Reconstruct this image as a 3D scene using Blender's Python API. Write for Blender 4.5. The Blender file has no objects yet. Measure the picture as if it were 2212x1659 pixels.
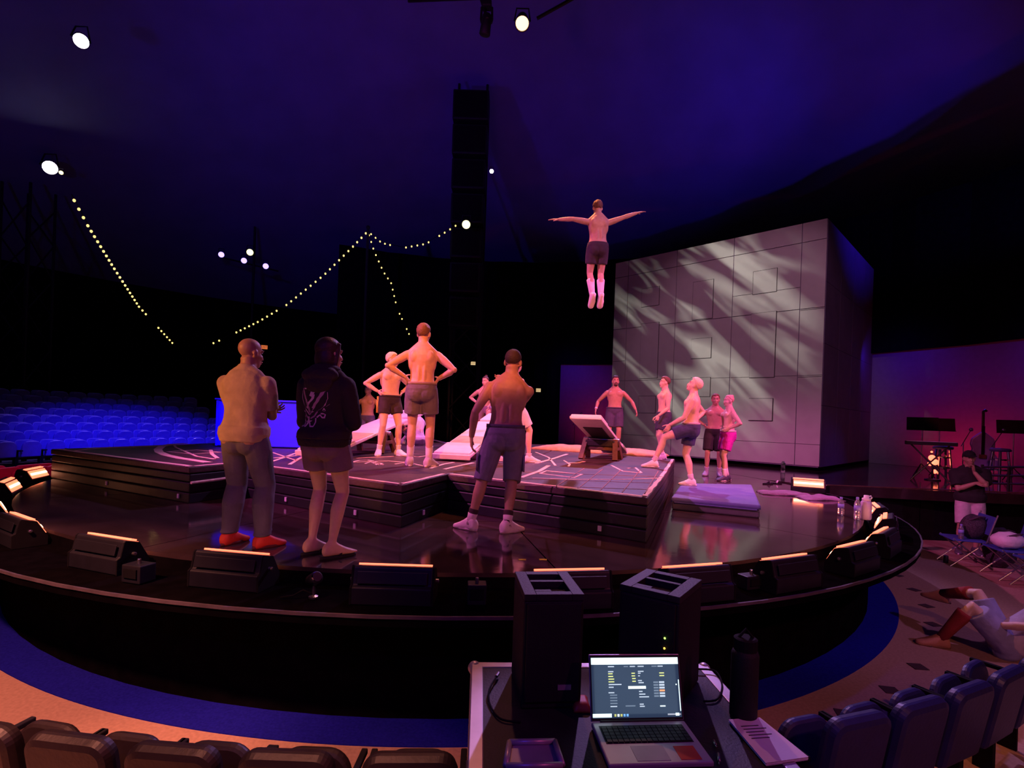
import bpy, bmesh, math, random
import numpy as np
from mathutils import Vector, Matrix, Euler, noise as mnoise

random.seed(7)
sc = bpy.context.scene
COL = sc.collection
PI = math.pi
# ------------------------------------------------------------------ camera
F, CX, CY, ROLL, HC = 1130.0, 1106.0, 904.0, math.radians(2.0), 2.1
cd = bpy.data.cameras.new('camera'); cam = bpy.data.objects.new('camera', cd); COL.objects.link(cam)
cd.sensor_fit = 'HORIZONTAL'; cd.sensor_width = 36.0; cd.lens = F / 2212 * 36
cd.shift_y = (CY - 829.5) / 2212
cd.clip_end = 200; cd.clip_start = .05
cam.matrix_world = Matrix.Translation((0, 0, HC)) @ Matrix.Rotation(PI / 2, 4, 'X') @ Matrix.Rotation(ROLL, 4, 'Z')
sc.camera = cam
# ------------------------------------------------------------------ world / exposure
w = bpy.data.worlds.new('world'); sc.world = w; w.use_nodes = True
w.node_tree.nodes['Background'].inputs[0].default_value = (.62, .2, .5, 1)
w.node_tree.nodes['Background'].inputs[1].default_value = .012
sc.view_settings.view_transform = 'Standard'; sc.view_settings.look = 'None'
sc.view_settings.exposure = 0; sc.view_settings.gamma = 1; sc.view_settings.use_curve_mapping = False
sc.cycles.max_bounces = 5; sc.cycles.diffuse_bounces = 2; sc.cycles.glossy_bounces = 2; sc.cycles.transmission_bounces = 5
sc.cycles.caustics_reflective = False; sc.cycles.caustics_refractive = False
# ------------------------------------------------------------------ pixel helpers (calibration of the photo: ray through a pixel meets a height or a depth)
def uv(x, y):
    dx, dy = x - CX, y - CY
    return (dx * math.cos(ROLL) + dy * math.sin(ROLL)) / F, (dx * math.sin(ROLL) - dy * math.cos(ROLL)) / F
def gp(x, y, z):
    u, v = uv(x, y); Y = (z - HC) / v
    return Vector((u * Y, Y, z))
def dp(x, y, Y):
    u, v = uv(x, y)
    return Vector((u * Y, Y, HC + v * Y))
SC = Vector((-.81, 9.9, 0)); SR = 6.6; ST = 1.0; PT = 1.42
def pol(r, deg, z=0.0):
    a = math.radians(deg)
    return Vector((SC.x + r * math.cos(a), SC.y + r * math.sin(a), z))
# ------------------------------------------------------------------ lights
def spot(name, loc, tgt, watts, col, deg=40, blend=.4, rad=.12):
    l = bpy.data.lights.new(name, 'SPOT'); l.energy = watts; l.color = col
    l.spot_size = math.radians(deg); l.spot_blend = blend; l.shadow_soft_size = rad
    o = bpy.data.objects.new(name, l); COL.objects.link(o); o.location = loc
    o.rotation_euler = (Vector(tgt) - Vector(loc)).to_track_quat('-Z', 'Y').to_euler()
    return o
PINK, ORANGE, LAV, BLUE, RED, WARM = (1, .14, .46), (1, .22, .04), (.62, .34, 1), (.05, .02, 1), (1, .05, .12), (1, .62, .5)
spot('key_pink_right', (11, 5.0, 9.5), (2.4, 10.0, 1.6), 7800, PINK, 36, .6)
spot('key_pink_left', (-9.5, 4.0, 9.5), (-.2, 9.0, 1.6), 6500, (1, .16, .6), 40, .5)
spot('key_lavender_back', (3.5, 17.5, 11.5), (.9, 9.4, 1.6), 4600, LAV, 46, .5)
for x in (-3.2, -.4, 2.4):
    spot('orange_shutter', (x, -5.5, 9.5), (x * .9, 10.2, 1.5), 6800, ORANGE, 16, .25, .06)
spot('orange_side_near', (-6.8, .2, 3.9), (-2.3, 4.3, 2.25), 1400, (1, .3, .07), 12, .5, .06)
spot('magenta_near', (6.5, -2.5, 7.0), (-.6, 4.6, 1.9), 430, (1, .1, .42), 40, .6)
spot('floor_wash', (0, 10.5, 11.0), (-.4, 5.2, 1.0), 700, (1, .3, .2), 72, .8)
spot('seats_blue', (-3.5, 6.5, 9.0), (-11.2, 15.6, 1.0), 9000, (.04, .02, 1), 27, .9)
spot('seats_violet_top', (-12.5, 20.5, 11), (-11.2, 14.6, 1), 2600, (.6, .35, 1), 50, .9)
spot('seats_red', (-6.0, 7.0, 7.0), (-9.6, 10.4, .8), 500, (1, .04, .2), 22, .5)
spot('box_blue', (-1.5, 4.0, 8.5), (-4.3, 9.4, 1.8), 6500, (.03, .01, 1), 15, .5)
spot('ground_orange_left', (-3.9, .5, 5.6), (-3.7, 2.7, 0), 2300, (1, .31, .2), 48, .5)
spot('ground_orange_mid', (-1.7, .2, 5.6), (-1.5, 2.2, 0), 1300, (1, .31, .2), 34, .6)
spot('ground_warm_right', (2.5, -3.0, 6.0), (4.6, 5.2, 0), 520, (1, .3, .22), 60, .7)
spot('right_violet', (8.5, 1.5, 6.5), (5.6, 6.8, .3), 420, (.75, .3, 1), 55, .6)
spot('seats_near_blue', (4.2, 5.0, 6.5), (2.9, 2.6, .6), 130, (.08, .04, 1), 45, .6)
spot('ring_blue', (-2, -2.0, 5.0), (-.8, 3.3, 0), 140, (.06, .03, 1), 90, .8)
spot('roof_blue_right', (8.2, 16.6, 8.2), (6.0, 20.5, 14.5), 380, (.07, .025, 1), 95, 1)
spot('roof_blue_left', (-6.5, 9.0, 6.5), (-7, 24, 14), 950, (.06, .012, 1), 80, 1)
spot('roof_purple_mid', (-2.0, 8.0, 8.0), (-2.5, 18, 17), 170, (.5, .04, .8), 75, 1)
spot('roof_blue_far_left', (-12, 6, 5.5), (-15, 14, 13), 420, (.05, .015, 1), 95, 1)
spot('roof_blue_side', (13.2, 11.5, 6.0), (8, 21, 15), 800, (.06, .02, 1), 80, 1)
spot('roof_blue_far_right', (14, 7, 6.0), (20, 17, 12), 500, (.06, .03, 1), 80, 1)
spot('orange_lamp_beam', (-.05, 10.75, 10.0), (.9, 8.4, 1.4), 1900, (1, .3, .1), 50, .5, .08)
spot('follow_spot_acrobat', (5.0, -1.0, 8.5), (1.35, 8.9, 5.1), 2400, (1, .26, .16), 12, .5, .05)  # unseen spot added to brighten the airborne acrobat
spot('follow_spot_violet', (8, 4.5, 11), (1.35, 8.9, 5.1), 1300, (.4, .2, 1), 14, .5, .05)  # violet spot aimed at the airborne acrobat
# gobo projector on the big cube (leaf-shaped breakup pattern, like a theatre projector)
GROT = 38
gob = spot('gobo_projector', (-5.5, 5.5, 11.5), (5.5, 16.1, 5.0), 6500, (.95, .97, .8), 27, .8, .02)
gl = gob.data; gl.use_nodes = True; nt = gl.node_tree; em = nt.nodes['Emission']
ge = nt.nodes.new('ShaderNodeNewGeometry'); gq = gob.rotation_euler.to_matrix()
def lmath(op, a, b):
    n = nt.nodes.new('ShaderNodeMath'); n.operation = op
    for i, q in enumerate((a, b)):
        if isinstance(q, (int, float)): n.inputs[i].default_value = q
        else: nt.links.new(q, n.inputs[i])
    return n.outputs[0]
def ldot(vec):
    n = nt.nodes.new('ShaderNodeVectorMath'); n.operation = 'DOT_PRODUCT'; nt.links.new(ge.outputs['Incoming'], n.inputs[0]); n.inputs[1].default_value = vec
    return n.outputs['Value']
gz = ldot(gq @ Vector((0, 0, -1))); gx = lmath('DIVIDE', ldot(gq @ Vector((1, 0, 0))), gz); gy = lmath('DIVIDE', ldot(gq @ Vector((0, 1, 0))), gz)
cb = nt.nodes.new('ShaderNodeCombineXYZ'); nt.links.new(gx, cb.inputs[0]); nt.links.new(gy, cb.inputs[1])
mr = nt.nodes.new('ShaderNodeMapping'); mr.inputs['Rotation'].default_value = (0, 0, math.radians(GROT)); nt.links.new(cb.outputs[0], mr.inputs[0])
mp = nt.nodes.new('ShaderNodeMapping'); mp.inputs['Scale'].default_value = (4.2, 22, 1); mp.inputs['Location'].default_value = (1.3, .2, 0)
nt.links.new(mr.outputs[0], mp.inputs[0])
nz = nt.nodes.new('ShaderNodeTexNoise'); nz.inputs['Scale'].default_value = 1.0; nz.inputs['Detail'].default_value = 2.0; nz.inputs['Distortion'].default_value = .9
nt.links.new(mp.outputs[0], nz.inputs['Vector'])
cr = nt.nodes.new('ShaderNodeValToRGB'); cr.color_ramp.elements[0].position = .44; cr.color_ramp.elements[1].position = .68
cr.color_ramp.elements[0].color = (.0, .0, .0, 1); cr.color_ramp.elements[1].color = (1, 1, 1, 1)
nt.links.new(nz.outputs[0], cr.inputs[0]); nt.links.new(cr.outputs[0], em.inputs['Strength'])
spot('cube_wash', (1.5, 3.0, 9.5), (6.6, 15.2, 4.2), 1250, (1, .46, .74), 34, .6)
# cyclorama washes at the back of the band stage
for i, a in enumerate((6, 22, 38, 54, 70)):
    spot('cyc_red', pol(14.2, a, 1.06), pol(15.6, a, 2.3), 60, (1, .015, .09), 150, 1, .05)
    spot('cyc_blue', pol(13.6, a + 6, 4.75), pol(15.6, a + 6, 3.9), 40, (.08, .02, 1), 140, 1, .05)
spot('band_blue', (13.5, 15.2, 4.6), (11.3, 13.2, 1.2), 240, (.07, .03, 1), 75, .8, .05)
spot('band_red', (9.6, 12.0, 3.8), (12.2, 13.6, 1.7), 60, (1, .06, .14), 60, .8, .05)
# ------------------------------------------------------------------ materials
def mat(name, col, rough=.6, metal=0.0, var=.12, scale=8.0, bump=0.0, bscale=60.0, spec=.5, emit=None, estr=0.0, trans=0.0, coat=0.0, diff=False):
    m = bpy.data.materials.new(name); m.use_nodes = True; nt = m.node_tree; b = nt.nodes['Principled BSDF']
    b.inputs['Roughness'].default_value = rough; b.inputs['Metallic'].default_value = metal
    b.inputs['Specular IOR Level'].default_value = spec; b.inputs['Transmission Weight'].default_value = trans
    b.inputs['Coat Weight'].default_value = coat
    t = nt.nodes.new('ShaderNodeTexCoord')
    n = nt.nodes.new('ShaderNodeTexNoise'); n.inputs['Scale'].default_value = scale; n.inputs['Detail'].default_value = 4
    nt.links.new(t.outputs['Object'], n.inputs['Vector'])
    r = nt.nodes.new('ShaderNodeValToRGB')
    r.color_ramp.elements[0].position = .3; r.color_ramp.elements[1].position = .7
    r.color_ramp.elements[0].color = tuple(c * (1 - var) for c in col) + (1,)
    r.color_ramp.elements[1].color = tuple(min(1, c * (1 + var)) for c in col) + (1,)
    nt.links.new(n.outputs['Fac'], r.inputs[0]); nt.links.new(r.outputs[0], b.inputs['Base Color'])
    if bump:
        n2 = nt.nodes.new('ShaderNodeTexNoise'); n2.inputs['Scale'].default_value = bscale; n2.inputs['Detail'].default_value = 5
        nt.links.new(t.outputs['Object'], n2.inputs['Vector'])
        bp = nt.nodes.new('ShaderNodeBump'); bp.inputs['Strength'].default_value = bump; bp.inputs['Distance'].default_value = .02
        nt.links.new(n2.outputs['Fac'], bp.inputs['Height']); nt.links.new(bp.outputs[0], b.inputs['Normal'])
    if emit:
        b.inputs['Emission Color'].default_value = tuple(emit) + (1,); b.inputs['Emission Strength'].default_value = estr
    if diff:
        d = nt.nodes.new('ShaderNodeBsdfDiffuse'); nt.links.new(r.outputs[0], d.inputs[0]); nt.links.new(d.outputs[0], nt.nodes['Material Output'].inputs[0])
    return m
M = {}
M['stage'] = mat('stage gloss black', (.05, .03, .032), .09, var=.25, scale=3, bump=.025, bscale=9)
M['black'] = mat('matte black', (.006, .005, .007), .8, var=.3, spec=.2)
M['skirt'] = mat('stage skirt black', (.004, .003, .004), .9, var=.3, diff=True)
M['carpet'] = mat('tan carpet', (.42, .27, .2), .95, var=.12, scale=40, diff=True)
M['bluecarpet'] = mat('blue carpet', (.012, .012, .3), .95, var=.2, scale=60, diff=True)
M['diamond'] = mat('dark diamond inlay', (.06, .03, .03), .95)
M['drape'] = mat('black drape', (.006, .005, .007), .95, var=.3, diff=True)
M['canvas'] = mat('tent canvas', (.26, .25, .42), .9, var=.1, scale=.6)
M['cyc'] = mat('cyclorama cloth', (.3, .26, .3), .9, var=.06)
M['riser'] = mat('riser dark', (.02, .018, .03), .8)
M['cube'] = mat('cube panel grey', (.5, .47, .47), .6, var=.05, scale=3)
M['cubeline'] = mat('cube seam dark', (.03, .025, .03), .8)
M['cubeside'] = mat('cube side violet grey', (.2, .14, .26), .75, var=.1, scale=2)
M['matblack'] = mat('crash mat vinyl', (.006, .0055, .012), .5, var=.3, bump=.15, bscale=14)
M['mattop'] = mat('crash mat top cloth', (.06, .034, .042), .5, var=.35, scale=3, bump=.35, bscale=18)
M['chalk'] = mat('painted pale line', (.85, .62, .56), .8, var=.15, scale=20)
M['fineline'] = mat('faint grid line', (.3, .18, .18), .8, var=.2)
M['piping'] = mat('worn mat edge', (.09, .07, .09), .6, var=.3)
M['tag'] = mat('white mat tag', (.7, .65, .75), .6)
M['tarp'] = mat('tan tarp', (.6, .4, .22), .7, var=.15, bump=.6, bscale=9)
M['bluemat'] = mat('blue grey mat', (.13, .14, .4), .7, var=.08, bump=.15, bscale=25)
M['bluemat_side'] = mat('dark mat side', (.1, .1, .12), .7)
M['boardtop'] = mat('white board padding', (.86, .8, .8), .55, var=.05, bump=.1, bscale=15)
M['boardtan'] = mat('tan board band', (.75, .5, .32), .6)
M['boardblack'] = mat('black rubber', (.02, .016, .018), .6, bump=.2)
M['wood'] = mat('dark stained wood', (.12, .06, .035), .5, var=.3, scale=14, bump=.15)
M['housing'] = mat('light bar housing', (.012, .011, .018), .5, var=.2)
M['strip'] = mat('orange light strip', (.9, .4, .2), .5, emit=(1, .17, .08), estr=2.6)
M['strip_core'] = mat('hot light core', (1, .8, .6), .5, emit=(1, .5, .28), estr=9)
M['metal'] = mat('brushed metal', (.5, .5, .52), .35, 1.0)
M['chrome'] = mat('chrome', (.75, .75, .8), .15, 1.0)
M['truss'] = mat('dark truss metal', (.02, .018, .02), .6, .3)
M['bulb'] = mat('warm bulb', (1, .9, .6), .4, emit=(1, .7, .2), estr=1.7)
M['lampwhite'] = mat('lamp white violet', (1, 1, 1), .4, emit=(.9, .8, 1), estr=30)
M['lamporange'] = mat('lamp orange', (1, .8, .6), .4, emit=(1, .5, .25), estr=3.2)
M['lampyellow'] = mat('lamp yellow', (1, 1, .6), .4, emit=(1, .93, .36), estr=2.6)
M['lampviolet'] = mat('lamp violet', (.5, .4, 1), .4, emit=(.32, .24, 1), estr=3.2)
M['sign'] = mat('sign yellow', (1, .8, .4), .5, emit=(1, .72, .35), estr=.75)
M['signred'] = mat('sign orange', (1, .3, .1), .5, emit=(1, .22, .06), estr=.7)
M['seatblue'] = mat('blue seat plastic', (.14, .13, .62), .35, var=.1)
M['seatred'] = mat('red seat', (.62, .03, .12), .5, var=.1)  # red stage light put into the seat colour
M['seatdark'] = mat('dark seat vinyl', (.012, .006, .008), .5, var=.2, bump=.1, bscale=40)
M['seatnavy'] = mat('navy seat', (.016, .016, .1), .45, var=.2, bump=.1, bscale=40)
M['bluebox'] = mat('blue box cloth', (.04, .035, .9), .8, var=.08, scale=2)  # blue light on the box painted into its cloth colour
M['case'] = mat('road case laminate', (.016, .012, .015), .6, var=.25, bump=.15, bscale=120)
M['alu'] = mat('case aluminium', (.62, .56, .58), .38, .7, var=.1)
M['speaker'] = mat('loudspeaker black', (.005, .0045, .006), .7, var=.2, bump=.25, bscale=260)
M['laptop'] = mat('laptop silver', (.58, .55, .55), .4, .4, var=.04)
M['key'] = mat('laptop key', (.015, .013, .014), .5)
M['pad'] = mat('laptop touchpad', (.42, .4, .42), .4, .2)
M['redsticker'] = mat('red sticker', (.62, .05, .03), .5)
M['paper'] = mat('paper', (.8, .74, .78), .8, var=.04)
M['ink'] = mat('ink', (.08, .06, .08), .8)
M['screen'] = mat('screen dark', (.02, .03, .05), .3, emit=(.035, .06, .12), estr=.65)
M['scr_white'] = mat('screen white', (.9, 1, 1), .4, emit=(.72, 1, .98), estr=1.25)
M['scr_grey'] = mat('screen grey', (.6, .65, .7), .4, emit=(.5, .58, .62), estr=.55)
M['scr_dim'] = mat('screen dim', (.2, .25, .3), .4, emit=(.16, .2, .26), estr=.5)
M['scr_yellow'] = mat('screen yellow', (.8, .8, .3), .4, emit=(.75, .8, .2), estr=.6)
M['scr_orange'] = mat('screen orange', (1, .4, .2), .4, emit=(1, .28, .08), estr=.8)
M['scr_blue'] = mat('screen blue', (.3, .6, 1), .4, emit=(.15, .45, 1), estr=.9)
M['ledgreen'] = mat('green led', (.5, 1, .1), .4, emit=(.4, 1, .1), estr=4)
M['ledamber'] = mat('amber led', (1, .7, .1), .4, emit=(1, .55, .05), estr=4)
M['clear'] = mat('clear bottle', (.9, .9, 1), .08, trans=.85, var=.02)
M['bottlelav'] = mat('frosted bottle', (.75, .6, .95), .4, trans=.25, var=.04)
M['label'] = mat('bottle label', (.3, .3, .8), .5)
M['white'] = mat('white plastic', (.85, .82, .85), .5, var=.04)
M['green'] = mat('green bottle', (.25, .4, .3), .3, trans=.3)
M['towel'] = mat('towel lilac', (.2, .13, .22), .95, bump=.6, bscale=30)
M['darkcloth'] = mat('dark cloth', (.08, .05, .08), .95, bump=.6, bscale=20)
M['whitebag'] = mat('white bag cloth', (.85, .76, .84), .85, bump=.5, bscale=12)
M['bag'] = mat('dark patterned bag', (.05, .035, .05), .85, var=.7, scale=60, bump=.3)
M['chairblue'] = mat('camp chair blue', (.05, .08, .38), .8, bump=.2)
M['amp'] = mat('red glowing lamp', (1, .4, .3), .4, emit=(1, .16, .08), estr=3)
M['bass'] = mat('bass body blue', (.3, .3, .75), .4, var=.1)  # blue wash on the bass carried by its base colour
M['yellow'] = mat('yellow tape', (.95, .8, .1), .6, emit=None)
# ------------------------------------------------------------------ mesh builder
class MB:
    def __init__(s): s.v = []; s.f = []
    def add(s, vs, fs):
        o = len(s.v); s.v += [tuple(p) for p in vs]; s.f += [tuple(i + o for i in f) for f in fs]; return s
    def box(s, c, size, rot=None):
        x, y, z = (q / 2 for q in size); c = Vector(c)
        R = rot if isinstance(rot, Matrix) else (Euler(rot).to_matrix() if rot else Matrix.Identity(3))
        vs = [c + R @ Vector((a * x, b * y, d * z)) for a in (-1, 1) for b in (-1, 1) for d in (-1, 1)]
        return s.add(vs, [(0, 1, 3, 2), (4, 6, 7, 5), (0, 4, 5, 1), (2, 3, 7, 6), (0, 2, 6, 4), (1, 5, 7, 3)])
    def prism(s, pts, z0, z1):
        n = len(pts)
        a = sum(pts[i][0] * pts[(i + 1) % n][1] - pts[(i + 1) % n][0] * pts[i][1] for i in range(n))
        if a < 0: pts = pts[::-1]
        vs = [(p[0], p[1], z0) for p in pts] + [(p[0], p[1], z1) for p in pts]
        fs = [tuple(range(n))[::-1], tuple(range(n, 2 * n))] + [(i, (i + 1) % n, n + (i + 1) % n, n + i) for i in range(n)]
        return s.add(vs, fs)
    def prism_axis(s, pts, M0, depth):
        """outline in local xy extruded along local z by depth, placed by matrix M0"""
        n = len(pts)
        a = sum(pts[i][0] * pts[(i + 1) % n][1] - pts[(i + 1) % n][0] * pts[i][1] for i in range(n))
        if a < 0: pts = pts[::-1]
        vs = [M0 @ Vector((p[0], p[1], 0)) for p in pts] + [M0 @ Vector((p[0], p[1], depth)) for p in pts]
        return s.add(vs, [tuple(range(n))[::-1], tuple(range(n, 2 * n))] + [(i, (i + 1) % n, n + (i + 1) % n, n + i) for i in range(n)])
    def tube(s, pts, r, seg=8, caps=True, sq=1.0):
        pts = [Vector(p) for p in pts]; n = len(pts)
        rs = r if isinstance(r, (list, tuple)) else [r] * n
        up = None; rings = []
        for i in range(n):
            t = (pts[min(i + 1, n - 1)] - pts[max(i - 1, 0)]).normalized()
            if up is None:
                up = Vector((0, 0, 1)) if abs(t.z) < .9 else Vector((0, 1, 0))
            a = t.cross(up)
            if a.length < 1e-6: a = t.orthogonal()
            a.normalize(); b = a.cross(t).normalized(); up = b
            rings.append([pts[i] + (a * math.cos(q) + b * math.sin(q) * sq) * rs[i] for q in (2 * PI * k / seg for k in range(seg))])
        vs = [p for g in rings for p in g]; fs = []
        for i in range(n - 1):
            for k in range(seg):
                k2 = (k + 1) % seg
                fs.append((i * seg + k, i * seg + k2, (i + 1) * seg + k2, (i + 1) * seg + k))
        if caps: fs += [tuple(range(seg))[::-1], tuple(range((n - 1) * seg, n * seg))]
        return s.add(vs, fs)
    def ell(s, c, rad, R=None, seg=14, rings=9, fn=None):
        c = Vector(c); R = R or Matrix.Identity(3); vs = []; fs = []
        if isinstance(rad, (int, float)): rad = (rad,) * 3
        for i in range(1, rings):
            th = PI * i / rings
            for k in range(seg):
                ph = 2 * PI * k / seg
                d = Vector((math.sin(th) * math.cos(ph), math.sin(th) * math.sin(ph), math.cos(th)))
                q = fn(d) if fn else 1.0
                vs.append(c + R @ Vector((d.x * rad[0] * q, d.y * rad[1] * q, d.z * rad[2] * q)))
        qt = fn(Vector((0, 0, 1))) if fn else 1.0; qb = fn(Vector((0, 0, -1))) if fn else 1.0
        t = len(vs); vs.append(c + R @ Vector((0, 0, rad[2] * qt))); vs.append(c + R @ Vector((0, 0, -rad[2] * qb)))
        for i in range(rings - 2):
            for k in range(seg):
                k2 = (k + 1) % seg
                fs.append((i * seg + k, (i + 1) * seg + k, (i + 1) * seg + k2, i * seg + k2))
        for k in range(seg):
            k2 = (k + 1) % seg
            fs.append((t, k, k2)); fs.append((t + 1, (rings - 2) * seg + k2, (rings - 2) * seg + k))
        return s.add(vs, fs)
    def lathe(s, prof, c=(0, 0, 0), seg=20, R=None, ring=False):
        c = Vector(c); R = R or Matrix.Identity(3); n = len(prof)
        vs = [c + R @ Vector((max(r, 1e-4) * math.cos(2 * PI * k / seg), max(r, 1e-4) * math.sin(2 * PI * k / seg), z)) for r, z in prof for k in range(seg)]
        fs = [(i * seg + k, i * seg + (k + 1) % seg, (i + 1) * seg + (k + 1) % seg, (i + 1) * seg + k) for i in range(n - 1) for k in range(seg)]
        if ring: fs += [((n - 1) * seg + k, (n - 1) * seg + (k + 1) % seg, (k + 1) % seg, k) for k in range(seg)]
        else: fs += [tuple(range(seg))[::-1], tuple(range((n - 1) * seg, n * seg))]
        return s.add(vs, fs)
    def loft(s, rings):
        n = len(rings[0]); vs = [p for g in rings for p in g]
        fs = [(i * n + k, i * n + (k + 1) % n, (i + 1) * n + (k + 1) % n, (i + 1) * n + k) for i in range(len(rings) - 1) for k in range(n)]
        fs += [tuple(range(n))[::-1], tuple(range((len(rings) - 1) * n, len(rings) * n))]
        return s.add(vs, fs)
    def ribbon(s, pts, wd, z, closed=False, up=.004):
        """flat stripe on a horizontal surface, a few millimetres thick"""
        pts = [Vector((p[0], p[1], 0)) for p in pts]; n = len(pts); L = []; Rr = []
        for i in range(n):
            if closed: t = pts[(i + 1) % n] - pts[i - 1]
            else: t = pts[min(i + 1, n - 1)] - pts[max(i - 1, 0)]
            t.normalize(); nn = Vector((-t.y, t.x, 0))
            L.append(pts[i] + nn * wd / 2); Rr.append(pts[i] - nn * wd / 2)
        o = len(s.v)
        for q in (L, Rr):
            s.v += [(p.x, p.y, z + up) for p in q]
        for q in (L, Rr):
            s.v += [(p.x, p.y, z - .001) for p in q]
        m = n if closed else n - 1
        for i in range(m):
            j = (i + 1) % n
            s.f.append((o + i, o + n + i, o + n + j, o + j))
            s.f.append((o + i, o + j, o + 2 * n + j, o + 2 * n + i))
            s.f.append((o + n + i, o + 3 * n + i, o + 3 * n + j, o + n + j))
        return s
    def mesh(s, name):
        me = bpy.data.meshes.new(name); me.from_pydata(s.v, [], s.f); me.update(); return me
    def build(s, name, m, parent=None, smooth=False, bevel=0, loc=None, rz=0, label=None, cat=None, group=None, kind=None):
        me = s.mesh(name)
        return obj(name, me, m, parent, smooth, bevel, loc, rz, label, cat, group, kind)
def tag(o, label=None, cat=None, group=None, kind=None):
    if label: o['label'] = label
    if cat: o['category'] = cat
    if group: o['group'] = group
    if kind: o['kind'] = kind
    return o
def obj(name, me, m, parent=None, smooth=False, bevel=0, loc=None, rz=0, label=None, cat=None, group=None, kind=None):
    o = bpy.data.objects.new(name, me); COL.objects.link(o)
    if m is not None and not me.materials: me.materials.append(M[m] if isinstance(m, str) else m)
    if smooth: me.polygons.foreach_set('use_smooth', [True] * len(me.polygons))
    if parent: o.parent = parent
    if loc is not None: o.location = loc
    if rz: o.rotation_euler.z = rz
    if bevel:
        b = o.modifiers.new('bevel', 'BEVEL'); b.width = bevel; b.segments = 2; b.limit_method = 'ANGLE'
    return tag(o, label, cat, group, kind)
def empty(name, loc=(0, 0, 0), rz=0, label=None, cat=None, group=None, kind=None):
    o = bpy.data.objects.new(name, None); COL.objects.link(o); o.location = loc; o.rotation_euler.z = rz; o.empty_display_size = .1
    return tag(o, label, cat, group, kind)
def children(o): return [c for c in COL.objects if c.parent == o]
def copy_tree(o, parent=None, kids=None):
    c = o.copy(); COL.objects.link(c); c.parent = parent
    for ch in (kids[o.name] if kids and o.name in kids else ([] if kids else children(o))): copy_tree(ch, c, kids)
    return c
def kidmap(o):
    d = {}
    def rec(q):
        d[q.name] = children(q)
        for c in d[q.name]: rec(c)
    rec(o); return d
def arc(r0, r1, a0, a1, n):
    A = [a0 + (a1 - a0) * i / n for i in range(n + 1)]
    return [pol(r1, a)[:2] for a in A] + [pol(r0, a)[:2] for a in A[::-1]]
# ================================================================== the setting
MB().prism([(-40, -14), (40, -14), (40, 45), (-40, 45)], -.1, 0).build('floor', 'carpet', kind='structure')
fl = COL.objects['floor']
g = MB()
ring = [(pol(6.28, a), pol(6.6, a)) for a in range(0, 361, 3)]
for a in range(0, 360, 3):
    p = arc(6.2, 6.6, a, a + 3, 2); g.prism(p, -.001, .008)
g.build('blue_carpet_ring', 'bluecarpet', fl)
for i in range(60):
    a = i * 6 - 39.2 + 2.2
    c = pol(6.9, a); q = MB(); t = Vector((-math.sin(math.radians(a)), math.cos(math.radians(a)))); r = Vector((math.cos(math.radians(a)), math.sin(math.radians(a))))
    if c.y < 10 and c.x > -8:
        q.prism([tuple(c.xy + t * .085), tuple(c.xy + r * .085), tuple(c.xy - t * .085), tuple(c.xy - r * .085)], -.001, .006).build('carpet_diamond', 'diamond', fl)
# revolving round stage: base, skirt and floor panels with open joints
stg = empty('stage_floor', (0, 0, 0), kind='structure')
tag(stg, 'round glossy black performance stage raised on a black skirt')
MB().lathe([(6.3, 0), (6.3, .8), (6.5, .82), (6.78, .83), (6.78, .895), (6.26, .9), (6.24, .97), (.01, .97)], SC, 96).build('skirt', 'skirt', stg)
gap = .006
def panel(r0, r1, a0, a1, n):
    d0 = math.degrees(gap / max(r0, .3)); d1 = math.degrees(gap / r1)
    A0 = [a0 + d0 + (a1 - a0 - 2 * d0) * i / n for i in range(n + 1)]; A1 = [a0 + d1 + (a1 - a0 - 2 * d1) * i / n for i in range(n + 1)]
    return [pol(r1 - gap, a)[:2] for a in A1] + ([pol(r0 + gap, a)[:2] for a in A0[::-1]] if r0 > 0 else [SC.xy[:]])
for r0, r1, n in ((0, 2.2, 6), (2.2, 4.4, 12), (4.4, 6.24, 12)):
    for i in range(n):
        a0 = 360 / n * i + 11
        MB().prism([tuple(p) for p in panel(r0, r1, a0, a0 + 360 / n, 8)], .95, ST).build('floor_panel', 'stage', stg)
MB().lathe([(6.775, .88), (6.79, .88), (6.79, .9), (6.775, .9)], SC, 96, ring=True).build('ledge_rim', 'piping', stg)
# band stage joined to the right and behind
bs = empty('band_stage_floor', (0, 0, 0), kind='structure'); tag(bs, 'black side stage behind the round stage where the band plays')
P = [(5.9, 10.45), (8.5, 10.02), (24, 9.4), (24, 30), (-9, 30), (-9, 15.6)] + [tuple(pol(6.3, a)[:2]) for a in range(136, 4, -6)]
MB().prism(P, .8, ST - .004).build('deck', 'stage', bs)
for i in range(9):
    a, b = Vector((6.1, 10.42)), Vector((24, 9.4)); d = (b - a)
    p0, p1 = a + d * (i / 9), a + d * ((i + .99) / 9)
    n = Vector((-.055, -1)).normalized()
    MB().prism([tuple(p0), tuple(p1), tuple(p1 + n * .03), tuple(p0 + n * .03)], 0, ST - .02).build('fascia_panel', 'black', bs)
a, b = Vector((6.0, 10.44)), Vector((24, 9.4))
MB().tube([(a.x, a.y - .03, ST - .005), (b.x, b.y - .03, ST - .005)], .018, 6).build('edge_trim', M['wood'], bs)
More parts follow.
